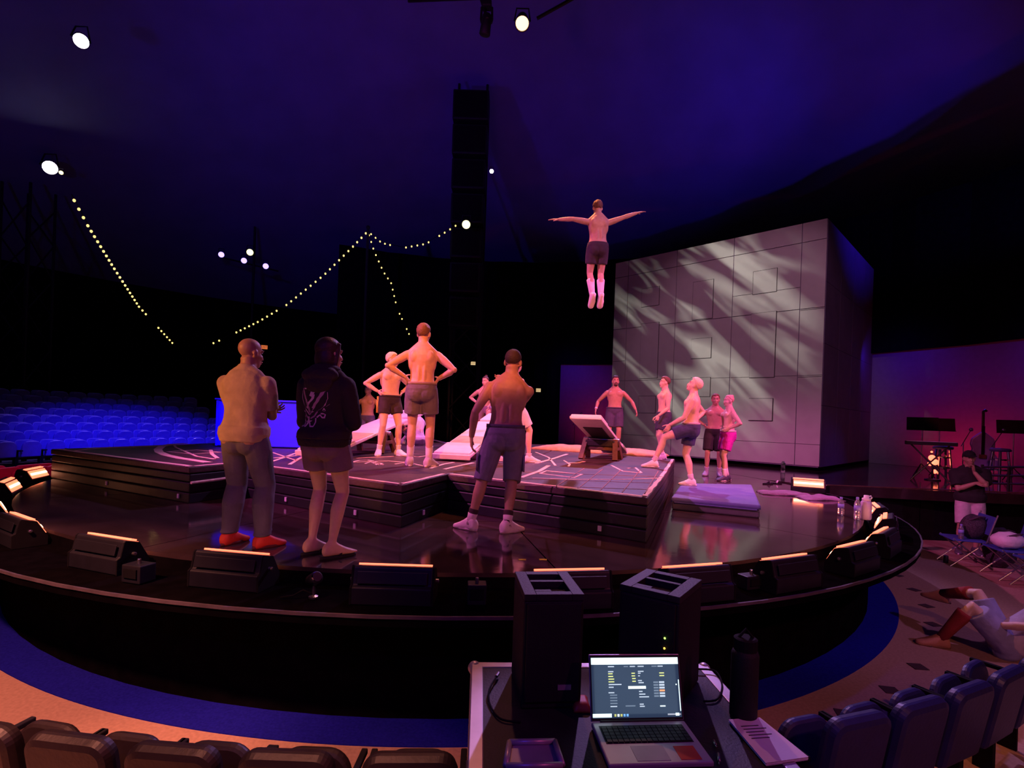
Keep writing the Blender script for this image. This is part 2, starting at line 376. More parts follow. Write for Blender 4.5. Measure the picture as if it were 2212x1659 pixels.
# tent canvas roof (gores) and dark tent wall
tent = empty('ceiling', (0, 0, 0), kind='structure'); tag(tent, 'dark blue big top tent canvas overhead')
prof = [(.3, 21.5), (3, 19.6), (7, 17.4), (12, 15.2), (17, 13.0), (22, 10.8), (27, 8.6)]
for i in range(26):
    a0 = -52 + i * 11.0
    m = MB(); vs = []; fs = []
    for r, z in prof:
        for k in range(13):
            f = k / 12; sag = 0
            vs.append(pol(r, a0 + 11.0 * f, z + sag))
    n = len(prof)
    for j in range(n - 1):
        for k in range(12):
            fs.append((j * 13 + k, j * 13 + k + 1, (j + 1) * 13 + k + 1, (j + 1) * 13 + k))
    m.add(vs, fs); o = m.build('canvas_gore', 'canvas', tent, smooth=True)
    sm = o.modifiers.new('thick', 'SOLIDIFY'); sm.thickness = .03; sm.use_rim = False
wl = MB()
for i in range(52):
    a0 = -52 + i * 5.5; p = [tuple(pol(27 + .12 * (i % 2), a0)[:2]), tuple(pol(27 + .12 * ((i + 1) % 2), a0 + 5.5)[:2])]
    q = [tuple(pol(27.1 + .12 * ((i + 1) % 2), a0 + 5.5)[:2]), tuple(pol(27.1 + .12 * (i % 2), a0)[:2])]
    wl.prism(p + q, 0, 8.7)
wl.build('wall_tent', 'drape', kind='structure')
# cyclorama and black masking behind the band stage
def curved(name, r, a0, a1, z0, z1, m, n=36, fold=0.0, th=.06, parent=None):
    b = MB(); A = [a0 + (a1 - a0) * i / n for i in range(n + 1)]
    R = [r + fold * math.sin(i * 1.9) for i in range(n + 1)]
    pts = [tuple(pol(R[i], A[i])[:2]) for i in range(n + 1)] + [tuple(pol(R[i] + th, A[i])[:2]) for i in range(n, -1, -1)]
    for i in range(n):
        b.prism([tuple(pol(R[i], A[i])[:2]), tuple(pol(R[i + 1], A[i + 1])[:2]), tuple(pol(R[i + 1] + th, A[i + 1])[:2]), tuple(pol(R[i] + th, A[i])[:2])], z0, z1)
    o = b.build(name, m, parent)
    if parent is None: o['kind'] = 'structure'
    return o
cyc = curved('wall_cyclorama', 15.6, -14, 79, ST, 5.6, 'cyc')
curved('wall_header', 15.2, -16, 118, 4.75, 9.6, 'drape', 50, .06)
curved('wall_drape', 15.2, 78.5, 118, ST, 4.8, 'drape', 50, .07)
# ================================================================== the big cube
cp = Vector((8.06, 13.66)); fd = Vector((-.715, .699)).normalized(); sd = Vector((fd.y, -fd.x)); A_, B_, H_ = 6.49, 6.2, 6.62
o0 = cp + fd * A_                       # front left corner
cubeM = Matrix(((-fd.x, sd.x, 0, o0.x), (-fd.y, sd.y, 0, o0.y), (0, 0, 1, ST), (0, 0, 0, 1)))   # x along the face, y into the cube, z up
cube = empty('stage_cube', (0, 0, 0), label='giant grey panelled cube standing on the stage behind the acrobats', cat='stage set')
cube.matrix_world = cubeM
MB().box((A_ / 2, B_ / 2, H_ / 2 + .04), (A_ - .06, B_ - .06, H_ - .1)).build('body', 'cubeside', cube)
MB().box((A_ / 2, B_ / 2 + .1, .05), (A_ - .7, B_ - .7, .1)).build('base', 'black', cube)
cols = [0, .52, 2.3, 4.08, 5.9, A_]; rows = [.12, .69, 2.52, 4.3, 6.1, H_]
for i in range(5):
    for j in range(5):
        x0, x1, z0, z1 = cols[i], cols[i + 1], rows[j], rows[j + 1]
        big = .022
        g0x = big if i in (1,) else .005; g1x = big if i in (3,) else .005; g1z = big if j == 3 else .005; g0z = .008 if j == 1 else .005
        MB().box(((x0 + x1) / 2, .015, (z0 + z1) / 2), (x1 - x0 - g0x - g1x, .03, z1 - z0 - g0z - g1z)).build('panel', 'cube', cube)
for (x0, x1, z0, z1, dpt) in ((4.66, 5.29, 4.88, 5.52, .012), (4.65, 5.31, 2.5, 4.32, .03), (4.67, 5.3, 1.29, 1.9, .05), (2.88, 3.5, 3.14, 3.74, .025), (2.9, 3.51, 1.97, 2.54, .02), (2.87, 3.5, 4.34, 5.5, .015), (1.08, 1.71, 4.96, 5.56, .015), (1.1, 1.74, 2.58, 4.39, .018), (1.1, 1.71, 1.44, 1.99, .015)):
    h = MB().box(((x0 + x1) / 2, -.001, (z0 + z1) / 2), (x1 - x0 + .028, .006, z1 - z0 + .028)).build('hatch_frame', 'cubeline', cube)
    MB().box(((x0 + x1) / 2, -dpt / 2, (z0 + z1) / 2), (x1 - x0, dpt + .006, z1 - z0)).build('hatch_door', 'cube', h)
for x0, x1, z in ((0, .52, 3.2), (5.9, A_, 4.27), (5.9, A_, 2.48), (4.08, 5.9, 4.9)):
    MB().box(((x0 + x1) / 2, -.0005, z), (x1 - x0 - .02, .004, .012)).build('seam_strip', 'cubeline', cube)
for i in range(4):
    for j in range(4):
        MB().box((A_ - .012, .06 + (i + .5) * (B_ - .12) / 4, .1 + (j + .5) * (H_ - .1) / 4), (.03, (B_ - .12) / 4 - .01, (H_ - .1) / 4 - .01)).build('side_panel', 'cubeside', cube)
# ================================================================== crash mat platform: three long mats side by side
fA, fB, fC, fD, fE, fF, fG = (-6.7, 7.62), (-3.65, 5.95), (-1.04, 5.06), (-.74, 6.15), (1.27, 4.78), (1.96, 6.65), (3.19, 10.16)
B2 = (-3.42, 6.62)
mats = [('left crash mat', [fA, fB, B2, (-2.1, 10.6), (-1.3, 13.6), (-4.9, 12.6)], 'black crash mat with a painted circle at the left end of the platform'),
        ('mid', [(-3.415, 6.61), fC, fD, (.6, 10.2), (1.5, 14.6), (-1.28, 13.6), (-2.08, 10.6)], 'black crash mat in the middle of the platform behind the woman in the hoodie'),
        ('right', [(-.73, 6.145), fE, fF, fG, (2.6, 11.6), (1.53, 14.6), (.62, 10.2)], 'black crash mat with floor grid lines at the right end of the platform')]
matobj = []
def inset(pts, d):
    c = sum((Vector(p) for p in pts), Vector((0, 0))) / len(pts)
    return [tuple(Vector(p) + (c - Vector(p)).normalized() * d) for p in pts]
for nm, pts, lab in mats:
    o = empty('crash_mat', (0, 0, ST), label=lab, cat='crash mat', group='crash mats forming the platform')
    lp = inset(pts, .012)
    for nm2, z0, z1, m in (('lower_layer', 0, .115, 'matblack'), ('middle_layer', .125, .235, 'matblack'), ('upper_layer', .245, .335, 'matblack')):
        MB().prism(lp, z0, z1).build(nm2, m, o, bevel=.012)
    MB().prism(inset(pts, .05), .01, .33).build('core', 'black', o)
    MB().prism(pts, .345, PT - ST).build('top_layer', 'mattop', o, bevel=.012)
    matobj.append(o)
# pale worn edge and painted lines
def pl(k, pts, wd, name='painted_line', closed=False, world=False, m='chalk'):
    q = [(gp(x, y, PT).xy if not world else Vector((x, y))) for x, y in pts]
    MB().ribbon(q, wd, PT - ST, closed).build(name, m, matobj[k])
def off(p, q, d):   # shift the segment p-q inwards (to the left of its direction)
    p, q = Vector(p), Vector(q); t = (q - p).normalized(); n = Vector((-t.y, t.x))
    return p + n * d, q + n * d
for k, p, q, wd in ((0, fA, fB, .09), (0, fB, B2, .07), (1, B2, fC, .06), (1, fC, fD, .06), (2, fD, fE, .07), (2, fE, fF, .06), (2, fF, fG, .06)):
    a, b = off(p, q, wd * .62); n = 20
    t = (b - a); nn = Vector((-t.y, t.x)).normalized()
    pts = [a + t * (.01 + .98 * i / n) + nn * .005 * math.sin(i * 1.1) for i in range(n + 1)]
    MB().ribbon(pts, wd * .8, PT - ST).build('edge_tape', 'chalk', matobj[k])
pl(0, [(152, 975), (185, 971), (217, 968), (300, 965), (366, 962), (420, 960)], .045)
pl(0, [(400, 958), (369, 960), (350, 964), (341, 971), (344, 977), (358, 983), (390, 990), (424, 995), (450, 999)], .11)
pl(0, [(362, 976), (425, 972), (476, 977), (416, 981)], .03, closed=True)
pl(0, [(455, 972), (458, 981), (470, 990)], .05)
pl(0, [(375, 960), (380, 967), (425, 986), (465, 992)], .035)
pl(0, [(590, 990), (655, 983)], .05); pl(0, [(585, 998), (612, 989), (650, 975)], .045); pl(0, [(625, 1004), (656, 985)], .045)
pl(0, [(590, 978), (640, 995)], .03)
pl(1, [(760, 999), (800, 997), (840, 996), (880, 999), (920, 1008)], .03)
pl(1, [(762, 998), (775, 995), (795, 994), (815, 998)], .03); pl(1, [(788, 1002), (800, 998), (812, 1002), (830, 1004)], .03)
pl(1, [(808, 999), (826, 1001), (815, 1005)], .03, closed=True)
pl(1, [(852, 1003), (870, 1000), (895, 1003)], .03); pl(1, [(885, 985), (905, 987), (955, 980)], .04)
pl(1, [(925, 948), (985, 962)], .16, m='bluemat'); pl(1, [(930, 1012), (958, 1003), (980, 999)], .04)
pl(1, [(950, 955), (975, 956)], .05); pl(1, [(770, 990), (850, 986)], .03)
pl(2, [(1167, 1023), (1181, 1017), (1257, 1025), (1241, 1032)], .045, closed=True)
pl(2, [(960, 1014), (985, 1008), (1022, 1000)], .05); pl(2, [(1125, 1032), (1165, 1018), (1185, 1006)], .06)
pl(2, [(1150, 1033), (1250, 1036), (1350, 1036), (1425, 1033)], .03); pl(2, [(1158, 1001), (1195, 991), (1225, 981)], .06)
pl(2, [(1157, 977), (1185, 988), (1200, 1006)], .035); pl(2, [(1218, 995), (1231, 1003), (1228, 1008)], .03); pl(2, [(1225, 1000), (1250, 1000), (1262, 997)], .05)
pl(2, [(1320, 1005), (1345, 1018), (1385, 1022)], .03); pl(2, [(1355, 1012), (1372, 1010), (1386, 1022)], .03)
for i in range(5):
    pl(2, [(1200 + 48 * i, 1052 + 4 * i), (1262 + 40 * i, 1012 + 1.5 * i)], .012, m='fineline')
for i in range(3):
    pl(2, [(1130 - i * 10, 1020 + i * 14), (1420 - i * 7, 1030 + i * 14)], .012, m='fineline')
# little white tags and cut lettering patches on the mat sides
for (x, y, k) in ((344, 1076, 0), (151, 1050, 0), (606, 1080, 1), (780, 1105, 1), (905, 1106, 1), (1302, 1139, 2)):
    p = gp(x, y, ST + .07); seg = {0: (fA, fB), 1: (B2, fC), 2: (fD, fE)}[k]
    if x == 905: seg = (fC, fD)
    a, b = Vector(seg[0]), Vector(seg[1]); t = (b - a).normalized(); f = max(.05, min(.95, (p.xy - a) @ t / (b - a).length)); q = a + (b - a) * f
    n = Vector((t.y, -t.x))
    R = Matrix(((t.x, n.x, 0), (t.y, n.y, 0), (0, 0, 1)))
    MB().box((q.x + n.x * .002, q.y + n.y * .002, .07), (.035, .012, .05), R).build('mat_tag', 'tag', matobj[k])
# light strip lying on the side of the left mat by the bald man
a, b = Vector(fB), Vector(B2); t = (b - a); n = Vector((t.y, -t.x)).normalized()
MB().tube([tuple(a + t * .02 + n * .02) + (.24,), tuple(a + t * .95 + n * .02) + (.25,)], .016, 6).build('edge_strap', 'chalk', matobj[0])
# folded tan tarp on the far side of the platform
def blob_box(L, Wd, Hh, nx, ny, amp, seed):
    vs = []; fs = []
    for k in range(2):
        for i in range(nx + 1):
            for j in range(ny + 1):
                x, y = L * (i / nx - .5), Wd * (j / ny - .5)
                e = min(1, 6 * min(i / nx, 1 - i / nx)) ** .5 * min(1, 4 * min(j / ny, 1 - j / ny)) ** .5
                z = 0 if k == 0 else Hh * (.25 + .75 * e) + amp * mnoise.noise(Vector((x * 5 + seed, y * 9, seed)))
                vs.append((x + amp * mnoise.noise(Vector((y * 6, x * 4, seed + k))), y + amp * mnoise.noise(Vector((x * 6, seed, y))), max(z, .004 * k)))
    n = (nx + 1) * (ny + 1)
    for i in range(nx):
        for j in range(ny):
            a = i * (ny + 1) + j; b = a + ny + 1
            fs += [(a, a + 1, b + 1, b), (n + a, n + b, n + b + 1, n + a + 1)]
    edge = [i * (ny + 1) for i in range(nx + 1)] + [nx * (ny + 1) + j for j in range(1, ny + 1)] + [i * (ny + 1) + ny for i in range(nx - 1, -1, -1)] + [j for j in range(ny - 1, 0, -1)]
    for i in range(len(edge)):
        a, b = edge[i], edge[(i + 1) % len(edge)]; fs.append((a, b, n + b, n + a))
    return MB().add(vs, fs)
p0, p1 = Vector((.55, 11.9)), Vector((3.05, 10.45)); c = (p0 + p1) / 2 + Vector((.1, .25))
blob_box((p1 - p0).length, .75, .13, 40, 8, .03, 3).build('folded_tarp', 'tarp', smooth=True, loc=(c.x, c.y, PT), rz=math.atan2(p1.y - p0.y, p1.x - p0.x), label='long folded tan tarp lying along the back of the platform', cat='tarp')
def ang_of(p): return math.degrees(math.atan2(p.y - SC.y, p.x - SC.x))
# ================================================================== light bars round the stage edge
def light_bar():
    o = empty('light_bar')
    pf = [(-.11, 0), (-.11, .105), (-.085, .12), (-.062, .222), (-.05, .232), (.045, .205), (.12, .075), (.12, 0)]
    Mx = Matrix(((0, 0, 1, -.25), (1, 0, 0, 0), (0, 1, 0, 0), (0, 0, 0, 1)))
    MB().prism_axis(pf, Mx, .5).build('housing', 'housing', o, bevel=.006)
    MB().box((0, -.0945, .168), (.44, .006, .075), Euler((math.radians(-13), 0, 0)).to_matrix()).build('back_panel', 'housing', o, bevel=.003)
    for s in (-1, 1):
        MB().prism_axis(pf, Matrix(((0, 0, 1, s * .256 - .006), (1, 0, 0, 0), (0, 1, 0, 0), (0, 0, 0, 1))), .012).build('end_plate', 'black', o)
        MB().lathe([(.014, 0), (.014, .02), (.008, .022)], (s * .262, 0, .13), 10, Euler((0, s * PI / 2, 0)).to_matrix()).build('knob', 'metal', o)
    R = Euler((math.radians(-15.9), 0, 0)).to_matrix()
    MB().box((0, .022, .2215), (.47, .04, .012), R).build('light_strip', 'strip', o)
    R2 = Euler((math.radians(-60), 0, 0)).to_matrix()
    MB().box((0, .084, .147), (.46, .12, .01), R2).build('front_lens', 'strip', o)
    st = children(o)[-1]
    MB().box((0, .0865, .152), (.44, .03, .012), R2).build('hot_core', 'strip_core', st)
    return o
lb = light_bar(); km = kidmap(lb)
bars = [(-99.4, 'light bar on the stage edge below the bald man in red shoes'), (-89.2, 'light bar on the stage edge right of the flip-flop wearer'), (-79.3, 'light bar on the stage edge hidden behind the black loudspeakers'),
        (-71.4, 'light bar on the stage edge right of the loudspeakers below the floor reflections'), (-63.7, 'light bar with a thin orange line on the front right stage edge'), (-55, 'light bar with glowing orange strip just below the water bottles'),
        (-46.3, 'light bar glowing orange at the far right stage corner, lower of two'), (-36.3, 'light bar glowing orange at the far right stage corner, upper of two'), (-27.5, 'light bar partly behind the lilac bottle'),
        (-109.4, 'light bar on the stage edge left of the bald man'), (-121.6, 'light bar with pink strip on the left stage edge, second from the frame'), (-132.1, 'light bar cut by the left frame edge, lowest of the bright ones'),
        (-147.7, 'bright light bar cut by the left frame edge above the other one'), (-160.4, 'bright light bar in front of the red seats'), (-9, 'orange light bar on the floor at the foot of the big cube')]
for i, (a, lab) in enumerate(bars):
    o = lb if i == 0 else copy_tree(lb, None, km)
    r = {-99.4: 6.42, -89.2: 6.52, -79.3: 6.6, -71.4: 6.62, -63.7: 6.62, -55: 6.6, -46.3: 6.54, -36.3: 6.46, -27.5: 6.42, -109.4: 6.41, -121.6: 6.4, -132.1: 6.4, -147.7: 6.42}.get(a, 6.6)
    z = .902
    if a == -9:
        p = gp(1745, 1062, ST); o.location = (p.x, p.y, ST); o.rotation_euler.z = math.radians(155)
    else:
        o.location = pol(r, a, z); o.rotation_euler.z = math.radians(a + 90)
    tag(o, lab, 'stage light', 'orange light bars round the stage edge')
# ledge boxes and a clip lamp between the bars
for x, y, sz, lab in ((1030, 1268, (.12, .1, .13), 'small upright black junction box on the front stage ledge'), (350, 1210, (.16, .12, .12), 'squat dark box on the ledge between two left light bars'), (1655, 1252, (.18, .1, .1), 'black box on the ledge right of the loudspeakers')):
    a = ang_of(gp(x, y, 1.0)); p = pol(6.55, a, .902)
    o = empty('junction_box', p, math.radians(a + 90), label=lab, cat='box')
    MB().box((0, 0, sz[2] / 2), sz).build('body', 'housing', o, bevel=.006)
    MB().box((0, -sz[1] / 2 - .004, sz[2] * .55), (sz[0] * .7, .01, sz[2] * .5)).build('cover', 'black', o)
    MB().lathe([(.012, 0), (.012, .03), (.01, .035)], (0, 0, sz[2] - .002), 10).build('connector', 'metal', o)
p = pol(6.55, ang_of(gp(655, 1275, 1.0)), .902)
o = empty('clip_lamp', p, .2, label='small clip lamp on the stage ledge between two front light bars', cat='lamp')
MB().lathe([(.03, 0), (.03, .012), (.012, .02), (.01, .1)], (0, 0, 0), 12).build('stem', 'metal', o)
MB().lathe([(.025, -.05), (.04, -.045), (.042, .04), (.036, .05)], (0, 0, .12), 14, Euler((1.1, 0, .6)).to_matrix()).build('head', 'housing', o, smooth=True)
MB().lathe([(.034, .0), (.03, .012)], (.02, -.035, .145), 12, Euler((1.1, 0, .6)).to_matrix()).build('lens', 'chrome', o)
MB().tube([(0, 0, .02), (-.06, -.02, .06), (-.12, .0, .02), (-.2, .01, .006)], .006, 6).build('cable', 'black', o, smooth=True)
# ================================================================== teeterboards
def teeterboard(p_low, p_high, wd, lab, stand_rz=None, stand=True, cover=True):
    pl_, ph = Vector(p_low), Vector(p_high); d = ph - pl_; L = d.length
    o = empty('teeterboard', (pl_.x, pl_.y, PT), label=lab, cat='teeterboard', group='teeterboards on the platform')
    t = d.normalized(); side = t.cross(Vector((0, 0, 1))).normalized(); n = side.cross(t).normalized()
    R = Matrix((side, t, n)).transposed()
    org = Vector((0, 0, pl_.z - PT))
    def bx(name, y0, y1, z0, z1, w2, m, bev=.012, parent=o, x0=0):
        return MB().box(org + R @ Vector((x0, (y0 + y1) / 2, (z0 + z1) / 2)), (w2, y1 - y0, z1 - z0), R).build(name, m, parent, bevel=bev)
    pk = bx('plank', 0, L, 0, .05, wd, 'boardtop')
    bx('rubber_underside', L * .14, L * .8, -.012, .004, wd * .62, 'boardblack', .004, pk)
    bx('lower_pad', .02, L * .2, .045, .085, wd * .96, 'boardtop', .02)
    bx('upper_pad', L * .78, L - .02, .045, .085, wd * .96, 'boardtop', .02)
    bx('tan_band', L * .2, L * .38, .046, .058, wd * .9, 'boardtan', .004, pk)
    bx('end_bar', -.02, .03, -.02, .06, wd, 'boardtop', .01)
    # stand
    c = org + R @ Vector((0, L * .5, -.03)); hgt = c.z
    s2 = Vector((side.x, side.y, 0)).normalized(); f2 = Vector((-s2.y, s2.x, 0))
    Rs = Matrix((s2, f2, Vector((0, 0, 1)))).transposed()
    MB().tube([c - s2 * wd * .62, c + s2 * wd * .62], .035, 12).build('axle', 'metal', o, smooth=True)
    for q in (-1, 1):
        for r in (-1, 1):
            top = c + s2 * q * wd * .5 + f2 * r * .07; bot = Vector((c.x, c.y, 0)) + s2 * q * wd * .58 + f2 * r * .26
            MB().prism_axis([(-.045, -.04), (.045, -.04), (.045, .04), (-.045, .04)], Matrix.Translation(bot) @ ((top - bot).to_track_quat('Z', 'Y').to_matrix().to_4x4()), (top - bot).length).build('leg', 'wood', o)
    MB().box(Vector((c.x, c.y, hgt * .55)), (wd * 1.2, .26, .06), Rs).build('stretcher', 'wood', o, bevel=.01)
    MB().box(Vector((c.x, c.y, hgt * .82)), (wd * 1.02, .3, .12), Rs).build('cushion', 'boardblack', o, bevel=.02)
    return o
teeterboard((-2.86, 7.6, 1.47), (-2.08, 10.8, 2.12), .6, 'white teeterboard rising behind the blond acrobat')
teeterboard((-.9, 7.9, 1.47), (-.2, 10.9, 2.12), .6, 'white teeterboard with a tan band partly behind the man in cargo shorts')
teeterboard((2.12, 10.7, 1.48), (1.16, 8.3, 2.13), .52, 'teeterboard tilted up toward the viewer on a wooden stand')
# ================================================================== thin blue grey mat on the right
q = [gp(1472, 1044, ST + .16), gp(1624, 1047, ST + .16), gp(1644, 1092, ST + .16), gp(1450, 1074, ST + .16)]
q = [tuple(p.xy) for p in q]
o = empty('landing_mat', (0, 0, ST), label='blue grey landing mat on the floor by the right end of the platform', cat='mat')
MB().prism(inset(q, .02), 0, .1).build('base', 'bluemat_side', o, bevel=.02)
MB().prism(q, .1, .165).build('top_cover', 'bluemat', o, bevel=.025)
for i in range(4):
    a, b = Vector(q[i]), Vector(q[(i + 1) % 4]); a = a + (b - a) * .04; b = a + (b - a) * .96
    MB().tube([(a.x, a.y, .1), (b.x, b.y, .1)], .008, 6).build('seam', 'bluemat', o)
# blue lit box at the back left of the platform
c = Vector((-4.35, 9.7))
o = empty('prop_box', (c.x, c.y, PT), .1, label='bright blue lit box standing on the platform behind the bald man', cat='box')
MB().box((0, 0, .42), (1.85, .7, .82)).build('body', 'bluebox', o, bevel=.015)
MB().box((0, 0, .845), (1.9, .75, .03)).build('lid', 'bluebox', o, bevel=.006)
for s in (-1, 1): MB().box((s * .9, -.36, .42), (.04, .02, .8)).build('corner_strip', 'bluebox', o)
MB().box((0, -.355, .06), (1.8, .02, .06)).build('plinth', 'bluebox', o)
# ================================================================== audience seats
def seat(mname, name='audience_seat', pad=.05, panz=.4, steps=2):
    o = empty(name)
    def slab(w, h, th, y, z, tilt, r=.09):
        pts = [(-w / 2, 0), (w / 2, 0), (w / 2, h - r)] + [(w / 2 - r + r * math.cos(a), h - r + r * math.sin(a)) for a in [PI / 2 * q / (steps + 1) for q in range(1, steps + 1)]] + [(w / 2 - r, h), (-w / 2 + r, h)] + [(-w / 2 + r - r * math.sin(a), h - r + r * math.cos(a)) for a in [PI / 2 * q / (steps + 1) for q in range(1, steps + 1)]] + [(-w / 2, h - r)]
        Mx = Matrix.Translation((0, y, z)) @ Matrix.Rotation(PI / 2 + tilt, 4, 'X')
        return MB().prism_axis(pts, Mx, th)
    bk = slab(.46, .5, pad, -.04, .33, .16).build('backrest', mname, o, bevel=pad * .42)
    slab(.43, .4, .055, .14, panz, -.1, .14).build('seat_pan', mname, o, bevel=.022)
    for s in (-1, 1):
        MB().box((s * .25, .08, .56), (.035, .3, .03)).build('armrest', 'black', o, bevel=.006)
        MB().box((s * .25, .02, .28), (.03, .1, .56)).build('side_post', 'black', o)
    MB().box((0, .0, .36), (.46, .06, .05)).build('crossbar', 'black', o)
    return o
sb = seat('seatblue'); km = kidmap(sb); first = True
ORD = 'first second third fourth fifth sixth seventh eighth ninth tenth eleventh twelfth thirteenth fourteenth fifteenth sixteenth seventeenth eighteenth nineteenth twentieth twenty-first twenty-second twenty-third'.split()
ords = ['front', 'second', 'third', 'fourth', 'fifth', 'sixth', 'seventh', 'eighth', 'ninth']
for k in range(9):
    r = 11.2 + .86 * k; z = .1 + .2 * k
    curved('seating_riser', r - .42, 128, 182, 0, z, 'riser', 24, 0, .87) if z > 0 else None
    pitch = math.degrees(.545 / r); a0 = 136 + (k % 2) * pitch * .5
    n = int((172.5 - a0) / pitch)
    for i in range(n):
        a = a0 + i * pitch
        if k == 0 and i > n - 5: continue
        o = sb if first else copy_tree(sb, None, km); first = False
        o.location = pol(r, a, z); o.rotation_euler.z = math.radians(a + 90)
        tag(o, 'blue audience seat in the %s row, %s from its left end' % (ords[k], ORD[n - 1 - i - (4 if k == 0 else 0)]), 'seat', 'blue audience seats, %s row' % ords[k])
rs_ = seat('seatred'); km = kidmap(rs_)
for i, (x, y, Y, lab) in enumerate(((2, 990, 10.2, 'red seat cut by the left frame edge behind the light bars'), (34, 992, 10.1, 'red seat second from the left frame edge'), (72, 985, 10.6, 'red seat just left of the platform corner'), (104, 990, 10.9, 'red seat half hidden by the platform corner'))):
    o = rs_ if i == 0 else copy_tree(rs_, None, km)
    p = dp(x, y, Y); o.location = (p.x, p.y, 0); o.rotation_euler.z = math.atan2(SC.y - p.y, SC.x - p.x) - PI / 2
    o.scale = (1.05, 1.05, 1.0)
    tag(o, lab, 'seat', 'red seats at the left of the stage')
# nearest row, seen from behind
def near(mname):
    return seat(mname, 'theatre_seat', .085, .22, 6)
nd = near('seatdark'); kd = kidmap(nd); nn_ = near('seatnavy'); kn = kidmap(nn_)
nears = [(-86.7, 0, 'dark vinyl seat back just left of the laptop case'), (-90.3, 0, 'dark vinyl seat back second left of the laptop case'), (-93.7, 0, 'dark vinyl seat back third left of the laptop case'), (-97.0, 0, 'dark vinyl seat back second from the bottom left corner'), (-100.3, 0, 'dark vinyl seat back in the bottom left corner'),
         (-71.2, 1, 'navy seat back nearest the laptop case on the right'), (-67.9, 1, 'navy seat back second right of the laptop case'), (-64.6, 1, 'navy seat back third right of the laptop case'), (-61.3, 1, 'navy seat back fourth right of the laptop case'), (-58.0, 1, 'navy seat back last in the curving row below the reclining man')]
f0 = f1 = True
for a, k, lab in nears:
    if k == 0: o = nd if f0 else copy_tree(nd, None, kd); f0 = False
    else: o = nn_ if f1 else copy_tree(nn_, None, kn); f1 = False
    o.location = pol(7.66, a, -.0); o.rotation_euler.z = math.radians(a + 90); o.scale = (.84, 1, .91)
    tag(o, lab, 'seat', 'nearest row of seats')
# ================================================================== trusses, masts and lamps
def mast(c, half, z1, lab, bay=1.2, z0=0, m='truss'):
    o = empty('lattice_mast', (c[0], c[1], z0), label=lab, cat='mast')
    h = z1 - z0
    for sx in (-1, 1):
        for sy in (-1, 1):
            MB().tube([(sx * half, sy * half, 0), (sx * half, sy * half, h)], .05, 8).build('chord', m, o)
    n = int(h / bay)
    br = {}
    for f in range(4):
        me = None
        a = [(-1, -1), (1, -1), (1, 1), (-1, 1)][f]; b = [(1, -1), (1, 1), (-1, 1), (-1, -1)][f]
        m1 = MB().tube([(a[0] * half, a[1] * half, 0), (b[0] * half, b[1] * half, bay)], .03, 6).mesh('brace')
        m2 = MB().tube([(b[0] * half, b[1] * half, 0), (a[0] * half, a[1] * half, bay)], .03, 6).mesh('brace')
        for i in range(n):
            obj('brace', m1 if i % 2 == 0 else m2, m, o, loc=(0, 0, i * bay))
    return o
mast((-1.96, 21), .55, 15.1, 'tall dark lattice mast rising behind the platform to the tent roof')
# dark cabinets hung up the mast
for i in range(7):
    p = Vector((-1.96, 20.0, 14.4 - i * 1.3))
    o = empty('hung_speaker', p, label='black loudspeaker cabinet hung on the tall mast, %s from the top' % ['first', 'second', 'third', 'fourth', 'fifth', 'sixth', 'seventh'][i], cat='loudspeaker', group='loudspeakers hung on the mast')
    MB().box((0, 0, -.55), (1.35 - .04 * i, .7, 1.12)).build('cabinet', 'truss', o, bevel=.04)
    MB().box((0, -.36, -.55), (1.2 - .04 * i, .03, .95)).build('grille', 'black', o)
    MB().box((0, .2, .04), (.3, .1, .1)).build('rigging_bracket', 'truss', o)
mast((-19.3, 20.6), .55, 10.5, 'dark lattice tower with two bright lamps at the left', 1.4)
def parcan(p, tgt, r, m, lab, grp='rig lamps'):
    o = empty('stage_lamp', p, label=lab, cat='lamp', group=grp)
    R = (Vector(tgt) - Vector(p)).to_track_quat('Z', 'Y').to_matrix()
    MB().lathe([(r * .55, -r * 2.4), (r * .8, -r * 2.2), (r * 1.02, -r * .6), (r * 1.12, .0), (r * 1.12, r * .25), (r * 1.0, r * .25), (r * .98, 0)], (0, 0, 0), 18, R).build('can', 'truss', o, smooth=False)
    MB().lathe([(r, -.01), (r * .95, r * .12), (r * .6, r * .28), (.001, r * .34)], (0, 0, 0), 18, R).build('lens', m, o, smooth=True)
    MB().tube([R @ Vector((-r * 1.2, 0, -r * .8)), (0 - r * .9, 0, r * 2.2), (r * .9, 0, r * 2.2), R @ Vector((r * 1.2, 0, -r * .8))], r * .12, 6).build('yoke', 'truss', o)
    return o
CAMT = (0, 0, 2.1); MID = (0, 9, 1.5)
parcan(dp(175, 88, 14.6), (-3, 5, 2), .18, 'lampwhite', 'bright white violet lamp high on the left tower', 'white lamps on the left tower')
parcan(dp(108, 362, 19.6), (-3, 5, 2), .23, 'lampwhite', 'bright white violet lamp lower on the left tower', 'white lamps on the left tower')
parcan(dp(132, 373, 19.6), (-3, 5, 2), .07, 'lampyellow', 'tiny warm lamp just right of the lower left tower lamp')
parcan(dp(1128, 50, 11), (0, 4, 1), .14, 'lamporange', 'bright orange lamp hanging from the truss at the top centre')
parcan(dp(540, 545, 25), CAMT, .15, 'lampyellow', 'yellow lamp high above the left seats with violet lamps around it')
for x, y, lab in ((478, 550, 'small violet lamp leftmost of the three under the yellow lamp'), (527, 563, 'small violet lamp in the middle of the three under the yellow lamp'), (574, 575, 'small violet lamp rightmost of the three under the yellow lamp')):
    parcan(dp(x, y, 25), CAMT, .13, 'lampviolet', lab, 'violet lamps')
parcan(dp(1007, 485, 18.9), CAMT, .15, 'lampyellow', 'yellow lamp on the mast at the end of the bulb string')
parcan(dp(1062, 370, 18.9), CAMT, .07, 'lampwhite', 'small white lamp on the right side of the mast')
